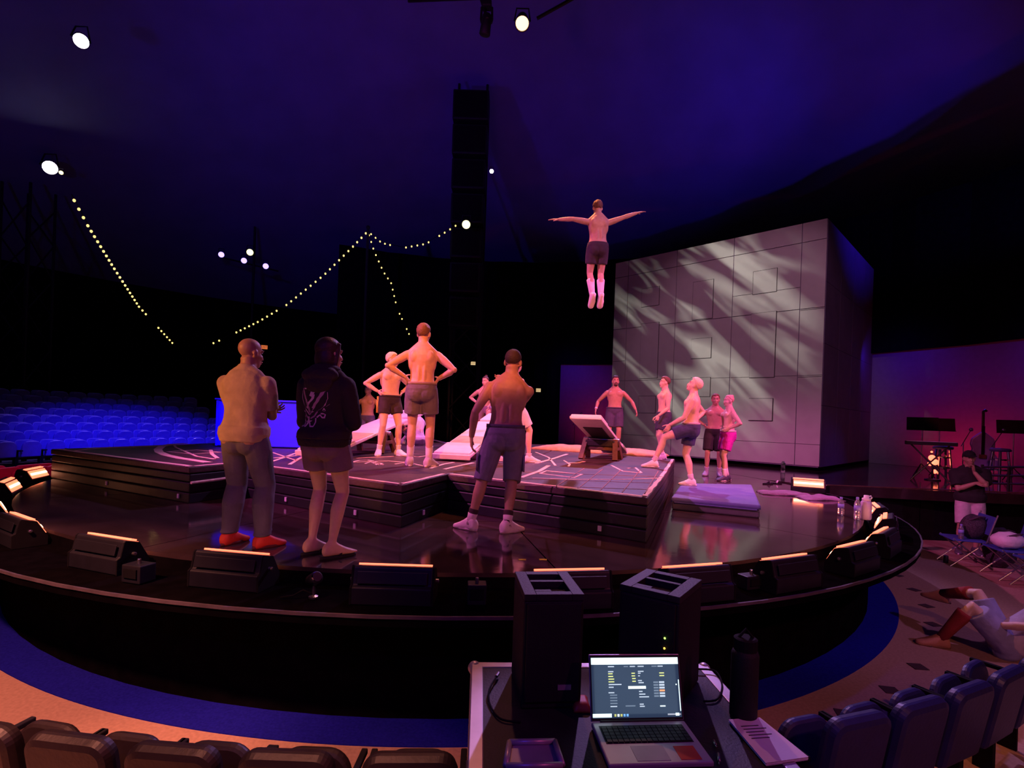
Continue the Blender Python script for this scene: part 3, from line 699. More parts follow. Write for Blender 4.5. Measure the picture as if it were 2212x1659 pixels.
# truss overhead at the top centre
a, b = dp(985, -25, 11.6), dp(1300, -40, 10.4)
o = empty('overhead_truss', a, label='dark truss beam carrying the orange lamp at the top of the picture', cat='truss')
d = b - a
for sx, sz in ((0, 0), (.3, 0), (0, .35), (.3, .35)):
    off_ = Vector((0, sx, sz)); MB().tube([off_ + d * -.4, off_ + d * 1.2], .03, 8).build('chord', 'truss', o)
for i in range(10):
    p0 = d * (-.35 + .16 * i); p1 = d * (-.27 + .16 * i)
    MB().tube([p0, p1 + Vector((0, 0, .35)), p0 + d * .16], .018, 6).build('brace', 'truss', o)
for q0, q1 in (((1040, 0), (1052, 40)), ((1160, 40), (1250, -10))):
    MB().tube([dp(*q0, 11.3) - a, dp(*q1, 11.1) - a], .035, 8).build('strut', 'truss', o)
p = dp(1051, 42, 11.2)
o = empty('hanging_fixture', p, label='dark moving head fixture hanging below the overhead truss', cat='stage light')
MB().box((0, 0, .3), (.2, .2, .12)).build('base', 'truss', o, bevel=.02)
MB().tube([(-.11, 0, .26), (-.12, 0, .0), (-.1, 0, -.08)], .025, 8).build('yoke_arm', 'truss', o); MB().tube([(.11, 0, .26), (.12, 0, .0), (.1, 0, -.08)], .025, 8).build('yoke_arm', 'truss', o)
MB().lathe([(.05, .16), (.1, .12), (.11, -.08), (.12, -.24), (.1, -.26)], (0, 0, -.05), 16, Euler((.25, .15, 0)).to_matrix()).build('head', 'truss', o, smooth=True)
# pole lamp support for the yellow lamp group
p = dp(540, 545, 25.1)
o = empty('lamp_pole', (p.x, p.y + .4, 0), label='thin dark pole carrying the yellow and violet lamps', cat='pole')
MB().tube([(0, 0, 0), (0, 0, 11)], .06, 8).build('shaft', 'truss', o)
MB().tube([(-1.7, 0, p.z + .05 - .2), (1.2, 0, p.z - .75)], .04, 8).build('crossarm', 'truss', o)
# bulb strings
def string(pts, n, lab, sag=0.0, skip=(), r=.05):
    P = [dp(*q) for q in pts]; seg = []
    tot = [0]
    for i in range(len(P) - 1): tot.append(tot[-1] + (P[i + 1] - P[i]).length)
    def at(t):
        s = t * tot[-1]
        for i in range(len(P) - 1):
            if s <= tot[i + 1] or i == len(P) - 2:
                f = (s - tot[i]) / (tot[i + 1] - tot[i]); return P[i].lerp(P[i + 1], f)
    o = empty('bulb_string', P[0], label=lab, cat='string lights', group='strings of warm bulbs')
    MB().tube([at(i / 40) - P[0] for i in range(41)], .012, 5).build('cable', 'black', o)
    bm_ = MB().ell((0, 0, -r * 1.1), (r, r, r * 1.2), None, 10, 7).mesh('bulb'); bm_.materials.append(M['bulb'])
    so = MB().lathe([(r * .5, -.01), (r * .5, r * .5), (r * .3, r * .6)], (0, 0, 0), 8).mesh('socket'); so.materials.append(M['black'])
    for i in range(n):
        if i in skip: continue
        p = at((i + .5) / n) - P[0]; q = obj('bulb', bm_, None, o, loc=p); obj('socket', so, None, q)
    return o
string([(155, 420, 13), (190, 485, 14), (245, 575, 16.5), (300, 660, 19.5), (375, 742, 23)], 34, 'bulb string falling steeply from the left tower toward the seats', skip=(25, 26, 27), r=.034)
string([(455, 742, 23), (480, 731, 23), (560, 692, 22), (620, 656, 21.5), (700, 592, 21), (760, 533, 20.5), (795, 497, 20)], 34, 'long bulb string climbing from the seats to the peak left of the mast', skip=(2, 3, 4, 15), r=.036)
string([(795, 499, 20), (808, 540, 20.5), (828, 585, 21), (845, 610, 21.5), (858, 665, 22), (886, 725, 23)], 18, 'short bulb string dropping from the peak behind the tall acrobat', skip=(12, 15), r=.03)
string([(797, 500, 20), (825, 523, 19.9), (870, 534, 19.6), (920, 525, 19.3), (970, 495, 19.0), (990, 482, 18.9)], 17, 'sagging bulb string from the peak to the mast', skip=(5, 6, 12), r=.03)
p = dp(795, 497, 20)
o = empty('string_pole', (p.x, p.y, 0), label='thin dark pole at the peak where the bulb strings meet', cat='pole')
MB().tube([(0, 0, 0), (0, 0, p.z + .1)], .05, 8).build('shaft', 'truss', o); MB().ell((0, 0, p.z + .1), .08).build('finial', 'truss', o)
# lit signs
def sign(p, w_, h_, m, lab, txt=None):
    o = empty('lit_sign', p, math.atan2(p.y, p.x) - PI / 2, label=lab, cat='sign')
    MB().box((0, .03, 0), (w_ + .06, .08, h_ + .06)).build('case', 'black', o, bevel=.01)
    f = MB().box((0, -.013, 0), (w_, .02, h_)).build('lit_face', m, o)
    if txt:
        cu = bpy.data.curves.new('t', 'FONT'); cu.body = txt; cu.size = h_ * .95; cu.align_x = 'CENTER'; cu.align_y = 'CENTER'; cu.extrude = .002
        to = bpy.data.objects.new('t', cu); COL.objects.link(to)
        dg = bpy.context.evaluated_depsgraph_get(); me = bpy.data.meshes.new_from_object(to.evaluated_get(dg)); bpy.data.objects.remove(to)
        me.materials.clear(); me.materials.append(M['redsticker'] if m == 'sign' else M['black'])
        l = obj('lettering', me, None, f); l.rotation_euler.x = PI / 2; l.location = (0, -.026, 0)
        s_ = .92 * w_ / max(.01, max(v.co.x for v in me.vertices) * 2)
        l.scale = (s_, min(s_ * 1.3, 1), 1)
    return o
sign(dp(571, 750, 24), .26, .17, 'signred', 'small orange lit sign beside the head of the bald man', 'EXIT')
sign(dp(1022, 785, 22.5), .2, .14, 'sign', 'small yellow lit sign in the dark left of the mast foot', 'EXIT')
sign(dp(1163, 843, 21.5), .19, .14, 'sign', 'small yellow lit sign right of the man in cargo shorts', 'EXIT')
# ================================================================== things standing on the stage floor at the right
def bottle(p, r, h, kind, lab):
    o = empty('bottle', p, label=lab, cat='bottle')
    if kind == 'water':
        MB().lathe([(r * .8, 0), (r, .01), (r, h * .3), (r * .94, h * .34), (r, h * .38), (r, h * .66), (r * .9, h * .76), (r * .42, h * .88), (r * .4, h * .92)], (0, 0, 0), 20).build('body', 'clear', o, smooth=True)
        MB().lathe([(r * 1.01, h * .4), (r * 1.01, h * .64)], (0, 0, 0), 20).build('paper_label', 'label' if 'blue' in lab else 'white', o, smooth=True)
        MB().lathe([(r * .46, h * .9), (r * .46, h * .985), (r * .4, h)], (0, 0, 0), 14).build('cap', 'label' if 'blue' in lab else 'white', o)
    elif kind == 'jug':
        MB().lathe([(r * .9, 0), (r, .015), (r, h * .62), (r * .93, h * .72), (r * .7, h * .79)], (0, 0, 0), 24).build('body', 'bottlelav', o, smooth=True)
        MB().lathe([(r * .78, h * .78), (r * .78, h * .87), (r * .5, h * .9), (r * .45, h)], (0, 0, 0), 18).build('lid', 'white', o, smooth=True)
        MB().tube([(r * .3, 0, h * .93), (r * .9, 0, h * .97), (r * 1.15, 0, h * .92), (r * .8, 0, h * .84)], r * .16, 8).build('handle', 'white', o, smooth=True)
    else:
        MB().lathe([(r * .9, 0), (r, .012), (r, h * .6), (r * .8, h * .7), (r * .75, h * .72)], (0, 0, 0), 18).build('body', 'clear', o, smooth=True)
        MB().lathe([(r * 1.0, h * .7), (r * 1.0, h * .86), (r * .6, h * .9), (r * .6, h)], (0, 0, 0), 16).build('cap', 'green', o, smooth=True)
    return o
bottle(gp(1816, 1113, ST), .036, .235, 'water', 'clear water bottle with a blue cap on the stage, left of the lilac jug')
bottle(gp(1851, 1123, ST), .036, .28, 'water', 'clear water bottle with a blue label and white cap beside the lilac jug')
bottle(gp(1870, 1122, ST), .062, .30, 'jug', 'large frosted lilac drinking jug with a looped handle')
bottle(gp(1691, 1021, ST), .05, .28, 'flask', 'clear bottle with a green cap in front of the big cube')
def cloth(p, L, Wd, rz, m, lab, seed, h=.05):
    blob_box(L, Wd, h, 22, 10, .035, seed).build('towel', m, smooth=True, loc=p, rz=rz, label=lab, cat='towel')
cloth(gp(1692, 1068, ST), .75, .4, -.2, 'towel', 'crumpled lilac towel on the floor right of the landing mat, the left one', 1)
cloth(gp(1770, 1078, ST), .6, .38, .1, 'towel', 'crumpled lilac towel on the floor nearer the bottles', 5)
for i, (x, y, rz_, lab) in enumerate(((1658, 1046, .3, 'dark sandal on the floor, nearer the landing mat'), (1674, 1045, -.2, 'dark sandal on the floor, nearer the big cube'))):
    p = gp(x, y, ST); o = empty('sandal', p, rz_, label=lab, cat='sandal')
    pts = [(.13 * math.cos(t) * (1 if math.cos(t) > 0 else .9), .045 * math.sin(t) * (1.1 if math.cos(t) > 0 else .8)) for t in (2 * PI * k / 20 for k in range(20))]
    MB().prism(pts, 0, .022).build('sole', 'black', o, bevel=.005)
    MB().tube([(.02, -.045, .02), (.05, 0, .06), (.03, .045, .02)], .01, 6, sq=1.5).build('strap', 'white' if i else 'darkcloth', o, smooth=True)
for x, y in ((1128, 1209), (1173, 1209)):
    p = gp(x, y, ST); MB().ribbon([(p.x - .03, p.y), (p.x, p.y + .004), (p.x + .03, p.y)], .02, 0).build('tape_mark', M['yellow'], loc=(0, 0, ST), label='small yellow tape mark on the stage floor, the %s of two' % ('left' if x < 1150 else 'right'), cat='tape mark', group='yellow tape marks')
# ================================================================== band corner
def mstand(p, rz, lab):
    o = empty('music_stand', p, rz, label=lab, cat='music stand')
    for k in range(3):
        a = k * 2.09; MB().tube([(0, 0, .35), (.28 * math.cos(a), .28 * math.sin(a), .01)], .012, 6).build('leg', 'truss', o)
    MB().tube([(0, 0, .1), (0, 0, 1.2)], .014, 8).build('shaft', 'metal', o)
    MB().box((0, .02, 1.32), (.62, .02, .34), Euler((-.35, 0, 0)).to_matrix()).build('desk', 'black', o, bevel=.005)
    MB().box((0, -.06, 1.17), (.62, .08, .015)).build('lip', 'black', o)
p = dp(2030, 915, 13.2); mstand((p.x, p.y, ST), -.5, 'black music stand with a wide desk, the higher one at the left')
p = dp(1992, 935, 12.8); mstand((p.x, p.y, ST - .16 + .16), -.6, 'black music stand, the lower one at the left of the band')
p = dp(2190, 935, 12.5); mstand((p.x, p.y, ST), -.6, 'dark music stand at the right frame edge')
p = dp(2010, 957, 12.1)
o = empty('keyboard', (p.x, p.y, ST), -.62, label='long keyboard on a stand catching red and violet light', cat='keyboard')
MB().box((0, 0, .86), (.95, .3, .08)).build('body', 'housing', o, bevel=.01); MB().box((0, -.06, .904), (.9, .16, .012)).build('keys', 'white', o)
for s in (-1, 1): MB().tube([(s * .35, -.15, .01), (-s * .35, .1, .82)], .018, 8).build('stand_leg', 'chrome', o)
for i, (x, Y, rz_) in enumerate(((2036, 12.4, 0), (2160, 12.2, .3))):
    p = dp(x, 1000, Y); o = empty('bar_stool', (p.x, p.y, ST), rz_, label=('chrome stool catching red and blue light under the music stands' if i == 0 else 'chrome stool catching red and blue light by the railing'), cat='stool', group='chrome stools in the band corner')
    MB().lathe([(.02, .72), (.19, .73), (.2, .77), (.17, .8), (.001, .81)], (0, 0, 0), 20).build('seat', 'bluemat', o, smooth=True)
    for k in range(4):
        a = k * PI / 2 + .5; MB().tube([(.13 * math.cos(a), .13 * math.sin(a), .73), (.2 * math.cos(a), .2 * math.sin(a), 0)], .026, 8).build('leg', 'chrome', o)
    MB().lathe([(.175, .28), (.19, .28), (.19, .31), (.175, .31)], (0, 0, 0), 20, ring=True).build('foot_ring', 'chrome', o); MB().lathe([(.15, .52), (.165, .52), (.165, .55), (.15, .55)], (0, 0, 0), 20, ring=True).build('upper_ring', 'chrome', o)
p = dp(2015, 1012, 12.3)
o = empty('glow_lamp', (p.x, p.y, ST), label='cluster of red glowing lamps on a low stand in the band corner', cat='lamp')
MB().lathe([(.16, 0), (.16, .02), (.02, .04), (.02, .22)], (0, 0, 0), 14).build('stand', 'truss', o)
for dx, dz, rr in ((-.03, .52, .07), (.05, .42, .07), (-.07, .38, .05), (.05, .2, .05), (-.04, .66, .025)):
    MB().ell((dx, 0, dz), rr, None, 12, 8).build('bulb', 'amp', o, smooth=True)
MB().tube([(0, 0, .2), (0, .06, .7)], .02, 8).build('bracket', 'truss', o)
# upright double bass
p = dp(2122, 960, 13.4)
o = empty('double_bass', (p.x, p.y, ST), -.6, label='upright double bass lit blue behind the man in the cap', cat='double bass')
prof_ = [(.02, 0), (.2, .03), (.3, .15), (.31, .3), (.22, .48), (.2, .56), (.24, .68), (.22, .82), (.12, .92), (.03, 1.0)]
out = [(x, z) for x, z in prof_] + [(-x, z) for x, z in prof_[::-1]]
MB().prism_axis(out, Matrix.Translation((0, .09, .18)) @ Matrix.Rotation(PI / 2, 4, 'X'), .18).build('body', 'bass', o, bevel=.03)
MB().tube([(0, -.03, 1.1), (0, .0, 1.62)], .03, 8).build('neck', 'truss', o); MB().box((0, -.1, .95), (.06, .02, .75)).build('fingerboard', 'black', o)
MB().tube([(0, 0, 1.6), (.0, .02, 1.7), (.04, .06, 1.74), (.07, .05, 1.7)], .03, 8).build('scroll', 'truss', o, smooth=True); MB().box((0, -.1, .55), (.14, .04, .1)).build('bridge', 'wood', o); MB().tube([(0, .0, .2), (0, 0, 0)], .01, 6).build('endpin', 'chrome', o)
def micstand(p, tip, lab):
    o = empty('microphone_stand', p, label=lab, cat='microphone stand')
    t = Vector(tip) - Vector(p)
    MB().lathe([(.14, 0), (.14, .015), (.02, .03)], (0, 0, 0), 16).build('base', 'truss', o); MB().tube([(0, 0, 0), (0, 0, t.z * .72)], .012, 8).build('shaft', 'metal', o)
    MB().tube([(-t.x * .3, -t.y * .3, t.z * .66), tuple(t)], .01, 6).build('boom', 'chrome', o)
    MB().ell(t, .045, None, 10, 8).build('microphone', 'chrome', o, smooth=True)
p = dp(2078, 1050, 12.8); micstand((p.x, p.y, ST), dp(2098, 928, 12.8), 'boom microphone stand left of the double bass')
p = dp(2145, 1050, 12.6); micstand((p.x, p.y, ST), dp(2168, 929, 12.6), 'boom microphone stand right of the double bass')
# backstage glimpse left of the cube: small blue stool and stand
p = dp(1240, 955, 20.5); micstand((p.x, p.y, ST), dp(1256, 893, 20.5), 'blue lit microphone stand far behind the tilted teeterboard')
# railing
a, b = dp(2120, 1066, 10.6), dp(2240, 1060, 9.9)
o = empty('railing', (a.x, a.y, ST), label='black stage railing with three bars at the right frame edge', cat='railing')
d = Vector((b.x - a.x, b.y - a.y, 0))
for z in (.12, .28, .45): MB().tube([(0, 0, z), d * 1.0 + Vector((0, 0, z + .08))], .02, 8).build('rail', 'truss', o)
for f in (0, .5, 1): MB().tube([d * f, d * f + Vector((0, 0, .5))], .025, 8).build('post', 'truss', o)
# ================================================================== camp chairs and belongings at the right
def campchair(p, rz, lab):
    o = empty('camp_chair', p, rz, label=lab, cat='chair', group='blue folding chairs at the right')
    MB().box((0, 0, .42), (.5, .46, .025)).build('seat', 'chairblue', o, bevel=.008)
    MB().box((0, .27, .68), (.5, .02, .3), Euler((-.25, 0, 0)).to_matrix()).build('backrest', 'chairblue', o, bevel=.006)
    for s in (-1, 1):
        MB().tube([(s * .24, -.25, .0), (s * .24, .22, .44)], .012, 8).build('leg', 'metal', o); MB().tube([(s * .24, .28, .0), (s * .24, -.22, .44)], .012, 8).build('leg', 'metal', o)
        MB().tube([(s * .25, .2, .42), (s * .25, .33, .86)], .012, 8).build('back_post', 'metal', o)
    MB().tube([(-.24, .03, .2), (.24, .03, .2)], .01, 6).build('brace', 'metal', o)
    return o
c1 = Vector((7.35, 8.45, 0)); c2 = Vector((7.45, 7.75, 0)); c3 = Vector((7.3, 7.1, 0))
campchair(c1, -1.9, 'blue folding chair with a bottle and dark bags on it'); campchair(c2, -1.85, 'blue folding chair with a white bag on it'); campchair(c3, -1.8, 'blue folding chair cut by the right frame edge')
def bag(p, rad, m, lab, rz=0, strap=True, name='bag', cat='bag'):
    o = empty(name, p, rz, label=lab, cat=cat)
    MB().ell((0, 0, rad[2] * .92), rad, None, 18, 12, lambda d: 1 + .13 * mnoise.noise(d * 2.3 + Vector((rad[0] * 30, 1, 2))) - (.25 * max(0, -d.z - .75))).build('body', m, o, smooth=True)
    if strap: MB().tube([(-rad[0] * .6, -rad[1] * .4, rad[2] * 1.5), (-rad[0] * .2, -rad[1] * .9, rad[2] * 1.9), (rad[0] * .4, -rad[1] * .7, rad[2] * 1.8), (rad[0] * .6, -rad[1] * .2, rad[2] * 1.4)], .014, 6).build('strap', 'darkcloth', o, smooth=True)
    MB().tube([(-rad[0] * .7, -rad[1] * .55, rad[2] * 1.2), (rad[0] * .7, -rad[1] * .55, rad[2] * 1.25)], .008, 6).build('zip', 'metal', o)
bag(c1 + Vector((.12, -.05, .43)), (.2, .15, .2), 'bag', 'dark patterned backpack on the blue folding chair')
bag(c1 + Vector((.5, -.1, .0)), (.24, .2, .33), 'bag', 'large dark speckled bag standing behind the folding chairs')
bag(c2 + Vector((-.05, .0, .43)), (.24, .18, .13), 'whitebag', 'white bag with pink light on the second folding chair', .3)
bottle(c1 + Vector((-.14, -.12, .43)), .036, .24, 'water', 'white capped water bottle standing on the blue folding chair')
bottle(c3 + Vector((.0, .12, .43)), .04, .3, 'flask', 'clear bottle with a green cap on the right folding chair')
p = gp(2043, 1216, 0)
o = empty('drink_can', p, label='small drink can on the carpet by the folding chair', cat='can')
MB().lathe([(.028, 0), (.034, .008), (.034, .108), (.028, .12)], (0, 0, 0), 18).build('body', 'housing', o, smooth=True); MB().lathe([(.027, .119), (.027, .124), (.02, .122)], (0, 0, 0), 18).build('lid', 'chrome', o)
# ================================================================== road case with laptop in the foreground
TZ = .99
o_ = Vector((-.13, 2.36)); ex = Vector((1.02, .06)).normalized(); ey = Vector((ex.y, -ex.x)) * -1   # ey points away from the viewer
ey = Vector((-ex.y, ex.x)); Wc, Dc = 1.06, .82
cs = empty('road_case', (0, 0, 0), label='black road case with aluminium edges carrying the laptop', cat='road case')
cs.matrix_world = Matrix(((ex.x, ey.x, 0, o_.x - ey.x * Dc), (ex.y, ey.y, 0, o_.y - ey.y * Dc), (0, 0, 1, 0), (0, 0, 0, 1)))
MB().box((Wc / 2, Dc / 2, .53), (Wc - .02, Dc - .02, .9)).build('body', 'case', cs)
MB().box((Wc / 2, Dc / 2, TZ - .008), (Wc - .06, Dc - .06, .012)).build('top_panel', 'case', cs)
for x in (.012, Wc - .012):
    MB().box((x, Dc / 2, TZ - .015), (.05, Dc, .035)).build('edge_rail', 'alu', cs, bevel=.004)
for y in (.012, Dc - .012):
    MB().box((Wc / 2, y, TZ - .015), (Wc, .045, .034)).build('edge_rail', 'alu', cs, bevel=.004)
for x in (0, Wc):
    for y in (0, Dc):
        MB().box((x, y, .53), (.035, .035, .9)).build('corner_rail', 'alu', cs, bevel=.004)
        MB().ell((x, y, TZ - .02), .03, None, 12, 8).build('ball_corner', 'alu', cs, smooth=True)
        MB().lathe([(.001, -.03), (.04, -.02), (.04, .02), (.001, .03)], (x * .92 + .04, y * .9 + .04, .045), 14, Euler((PI / 2, 0, 0)).to_matrix()).build('castor', 'black', cs)
for y in (.2, .6):
    MB().box((-.012, y, .6), (.02, .12, .12)).build('latch', 'metal', cs, bevel=.004)
CM = cs.matrix_world.copy()
def on_case(px, py): return gp(px, py, TZ + .001)
# laptop
hl, hr = gp(1277, 1560, TZ + .02), gp(1478, 1556, TZ + .02); fl_, fr = gp(1313, 1651, TZ + .02), gp(1532, 1647, TZ + .02)
mid = (hl + hr) / 2; xx = (hr - hl).normalized(); Wl = (hr - hl).length; Dl = ((hl - fl_).length + (hr - fr).length) / 2
yy = Vector((-xx.y, xx.x, 0))
lt = empty('laptop', label='open silver laptop with a lit screen on the road case', cat='laptop')
lt.matrix_world = Matrix(((xx.x, yy.x, 0, mid.x), (xx.y, yy.y, 0, mid.y), (0, 0, 1, TZ), (0, 0, 0, 1)))
Dl = min(Dl, Wl * .74)
base = MB().box((0, -Dl / 2, .011), (Wl, Dl, .018)).build('base', 'laptop', lt, bevel=.005)
kw = Wl * .86 / 15
keym = MB().box((0, 0, 0), (kw * .86, kw * .8, .004)).mesh('key'); keym.materials.append(M['key'])
MB().box((0, -Dl * .33, .0205), (Wl * .88, Dl * .44, .0015)).build('keyboard_well', 'key', base)
for r_ in range(5):
    for c_ in range(15):
        obj('key', keym, None, base, loc=(-Wl * .43 + kw * (c_ + .5), -Dl * (.14 + .4 * (r_ + .5) / 5), .0235))
MB().box((-Wl * .06, -Dl * .78, .0205), (Wl * .32, Dl * .33, .0015)).build('touchpad', 'pad', base)
MB().box((Wl * .3, -Dl * .79, .0207), (Wl * .2, Dl * .3, .0016)).build('red_sticker', 'redsticker', base)
tl = dp(1268, 1414, mid.y + .07); Hl = .225
MB().tube([(-Wl * .4, .004, .018), (Wl * .4, .004, .018)], .008, 8).build('hinge', 'key', lt)
Rl = Matrix.Rotation(math.radians(-17), 4, 'X'); LM = Matrix.Translation((0, .006, .018)) @ Rl
lidb = MB().box((0, 0, Hl / 2), (Wl, .008, Hl)); lid = lidb.build('lid', 'laptop', lt, bevel=.003); lid.matrix_local = LM
MB().box((0, -.0042, Hl / 2), (Wl * .985, .002, Hl * .97)).build('bezel', 'key', lid)
def scr(x0, x1, z0, z1, m, lay=0):     # fractions of the screen, z from the top
    W_, H2 = Wl * .96, Hl * .9
    MB().box((W_ * ((x0 + x1) / 2 - .5), -.0055 - lay * .0006, Hl * .95 - H2 * (z0 + z1) / 2), (W_ * (x1 - x0), .001, H2 * (z1 - z0))).build('screen_element', m, lid)
scr(0, 1, 0, 1, 'screen'); scr(0, 1, 0, .115, 'scr_white', 1)
for x0, x1, z, m in ((.19, .26, .15, 'scr_grey'), (.37, .42, .15, 'scr_dim'), (.44, .5, .15, 'scr_grey'), (.53, .6, .15, 'scr_grey'), (.69, .75, .15, 'scr_dim'), (.76, .82, .15, 'scr_grey'),
                     (.19, .25, .235, 'scr_grey'), (.19, .24, .27, 'scr_yellow'), (.19, .245, .315, 'scr_yellow'), (.19, .255, .36, 'scr_yellow'), (.19, .255, .405, 'scr_yellow'), (.19, .335, .45, 'scr_grey'), (.19, .245, .495, 'scr_grey'), (.185, .25, .585, 'scr_grey'),
                     (.2, .28, .625, 'scr_dim'), (.2, .28, .67, 'scr_dim'), (.2, .28, .715, 'scr_dim'), (.2, .28, .76, 'scr_dim'), (.2, .275, .81, 'scr_grey'),
                     (.455, .495, .265, 'scr_yellow'), (.455, .495, .31, 'scr_yellow'), (.46, .5, .355, 'scr_yellow'), (.46, .5, .4, 'scr_yellow'),
                     (.53, .595, .235, 'scr_grey'), (.53, .56, .265, 'scr_grey'), (.53, .55, .31, 'scr_grey'), (.525, .57, .39, 'scr_grey'), (.53, .59, .425, 'scr_grey'), (.53, .57, .57, 'scr_grey'), (.53, .6, .615, 'scr_grey'), (.53, .64, .66, 'scr_grey'), (.53, .575, .78, 'scr_grey'), (.53, .585, .815, 'scr_grey'),
                     (.775, .83, .265, 'scr_yellow'), (.775, .83, .31, 'scr_yellow'), (.37, .48, .805, 'scr_dim'), (.76, .82, .815, 'scr_white')):
    scr(x0, x1, z - .009, z + .009, m, 1)
for k in range(6):
    z = .42 + .046 * k; scr(.7, .755, z - .013, z + .013, 'scr_dim', 1); scr(.765, .825, z - .015, z + .015, 'scr_orange' if k == 3 else 'scr_grey', 1)
scr(.41, .61, .48, .525, 'scr_white', 2); scr(.0, .21, .925, .985, 'scr_white', 1); scr(.985, .995, .38, .9, 'scr_white', 1); scr(.955, .967, .45, .472, 'scr_white', 1)
for k, m in enumerate(('scr_yellow', 'scr_white', 'scr_yellow', 'scr_blue', 'scr_blue')): scr(.24 + .034 * k, .262 + .034 * k, .935, .975, m, 1)
scr(.84, .99, .94, .965, 'scr_grey', 1); scr(.93, .97, .93, .975, 'scr_white', 2)
sl = bpy.data.lights.new('screen_light', 'AREA'); sl.energy = .12; sl.color = (.7, .9, 1); sl.size = Wl * .9; sl.shape = 'RECTANGLE'; sl.size_y = Hl * .8
so = bpy.data.objects.new('screen_light', sl); COL.objects.link(so); so.parent = lid; so.location = (0, -.012, Hl / 2); so.rotation_euler = (PI / 2, 0, 0)
# loudspeakers on the case
def speaker(p, rz, w_, d_, h_, lab, led=False):
    o = empty('loudspeaker', p, rz, label=lab, cat='loudspeaker', group='small loudspeakers on the road case')
    t_ = .012
    MB().box((0, 0, h_ * .47), (w_, d_, h_ * .94)).build('cabinet', 'speaker', o, bevel=.008)
    # top plate with two long openings: built as bars round the holes
    z = h_ * .97
    for (x0, x1, y0, y1) in ((-.5, -.3, -.5, .5), (.3, .5, -.5, .5), (-.3, .3, .36, .5), (-.3, .3, .02, .1), (-.3, .3, -.5, -.38), (-.3, -.02, -.38, -.3)):
        MB().box((w_ * (x0 + x1) / 2, d_ * (y0 + y1) / 2, z), (w_ * (x1 - x0), d_ * (y1 - y0), h_ * .06)).build('top_bar', 'case', o, bevel=.002)
    MB().box((0, -d_ / 2 - .006, h_ * .5), (w_ * .9, .012, h_ * .86)).build('grille', 'speaker', o, bevel=.004)
    MB().box((w_ * .2, -d_ / 2 - .0135, h_ * .2), (w_ * .22, .003, .02)).build('badge', 'alu', o)
    if led:
        for k, m in enumerate(('ledgreen', 'ledamber')):
            MB().ell((w_ * .3, -d_ / 2 - .013, h_ * (.62 - .09 * k)), .004, None, 8, 6).build('indicator_led', m, o)
    return o
p = gp(1195, 1500, TZ); speaker((.17, 2.16, TZ), .12, .235, .3, .44, 'black loudspeaker with a slotted top left of the laptop')
speaker((.66, 2.22, TZ), -.62, .25, .3, .44, 'black loudspeaker turned inward behind the laptop screen', True)
p = gp(1605, 1548, TZ)
o = empty('flask', p, label='tall black flask at the right edge of the road case', cat='flask')
MB().lathe([(.045, 0), (.05, .006), (.05, .24), (.042, .26)], (0, 0, 0), 22).build('body', 'speaker', o, smooth=True); MB().lathe([(.043, .258), (.043, .3), (.035, .305)], (0, 0, 0), 18).build('cap', 'black', o); MB().tube([(-.03, 0, .3), (0, 0, .335), (.03, 0, .3)], .006, 6).build('loop', 'black', o)
# papers, tray, pens, cable, red cloth
pa = [gp(1575, 1560, TZ), gp(1640, 1556, TZ), gp(1745, 1642, TZ), gp(1655, 1655, TZ)]
o = empty('paper_stack', (0, 0, TZ), label='stack of printed papers at the right edge of the road case', cat='papers')
for k in range(6):
    dx = .004 * math.sin(k * 2.1); MB().prism([(p.x + dx, p.y + dx * .6) for p in pa], .002 * k, .002 * k + .0018).build('sheet', 'paper', o)
c0 = pa[0].xy.lerp(pa[1].xy, .3); dirx = (pa[1] - pa[0]).xy.normalized(); diry = (pa[3] - pa[0]).xy.normalized()
for k in range(5):
    s_ = pa[0].xy + dirx * .02 + diry * (.05 + .018 * k); e_ = s_ + dirx * (.07 + .02 * (k % 2)); MB().ribbon([tuple(s_), tuple(e_)], .004, .0125, up=.0006).build('text_line', 'ink', o)
ta = [gp(1100, 1612, TZ), gp(1198, 1610, TZ), gp(1215, 1662, TZ), gp(1092, 1664, TZ)]
o = empty('tray', (0, 0, TZ), label='shallow grey tray at the bottom left of the road case', cat='tray')
q = [tuple(p.xy) for p in ta]; MB().prism(q, 0, .006).build('bottom', 'pad', o)
for i in range(4):
    a, b = Vector(q[i]), Vector(q[(i + 1) % 4]); MB().tube([(a.x, a.y, .014), (b.x, b.y, .014)], .01, 8).build('rim', 'laptop', o, smooth=True)
for (x0, y0, x1, y1, lab) in ((1542, 1600, 1548, 1614, 'short silver cap lying on the case right of the laptop'), (1552, 1628, 1554, 1652, 'silver pen lying on the case right of the laptop')):
    a, b = gp(x0, y0, TZ + .006), gp(x1, y1, TZ + .006); o = empty('pen', (a.x, a.y, TZ), label=lab, cat='pen')
    d = Vector((b.x - a.x, b.y - a.y, 0)); MB().tube([Vector((0, 0, .006)), d * .75 + Vector((0, 0, .006))], .005, 8).build('barrel', 'metal', o, smooth=True); MB().tube([d * .75 + Vector((0, 0, .006)), d + Vector((0, 0, .006))], [.005, .0015], 8).build('tip', 'chrome', o, smooth=True)
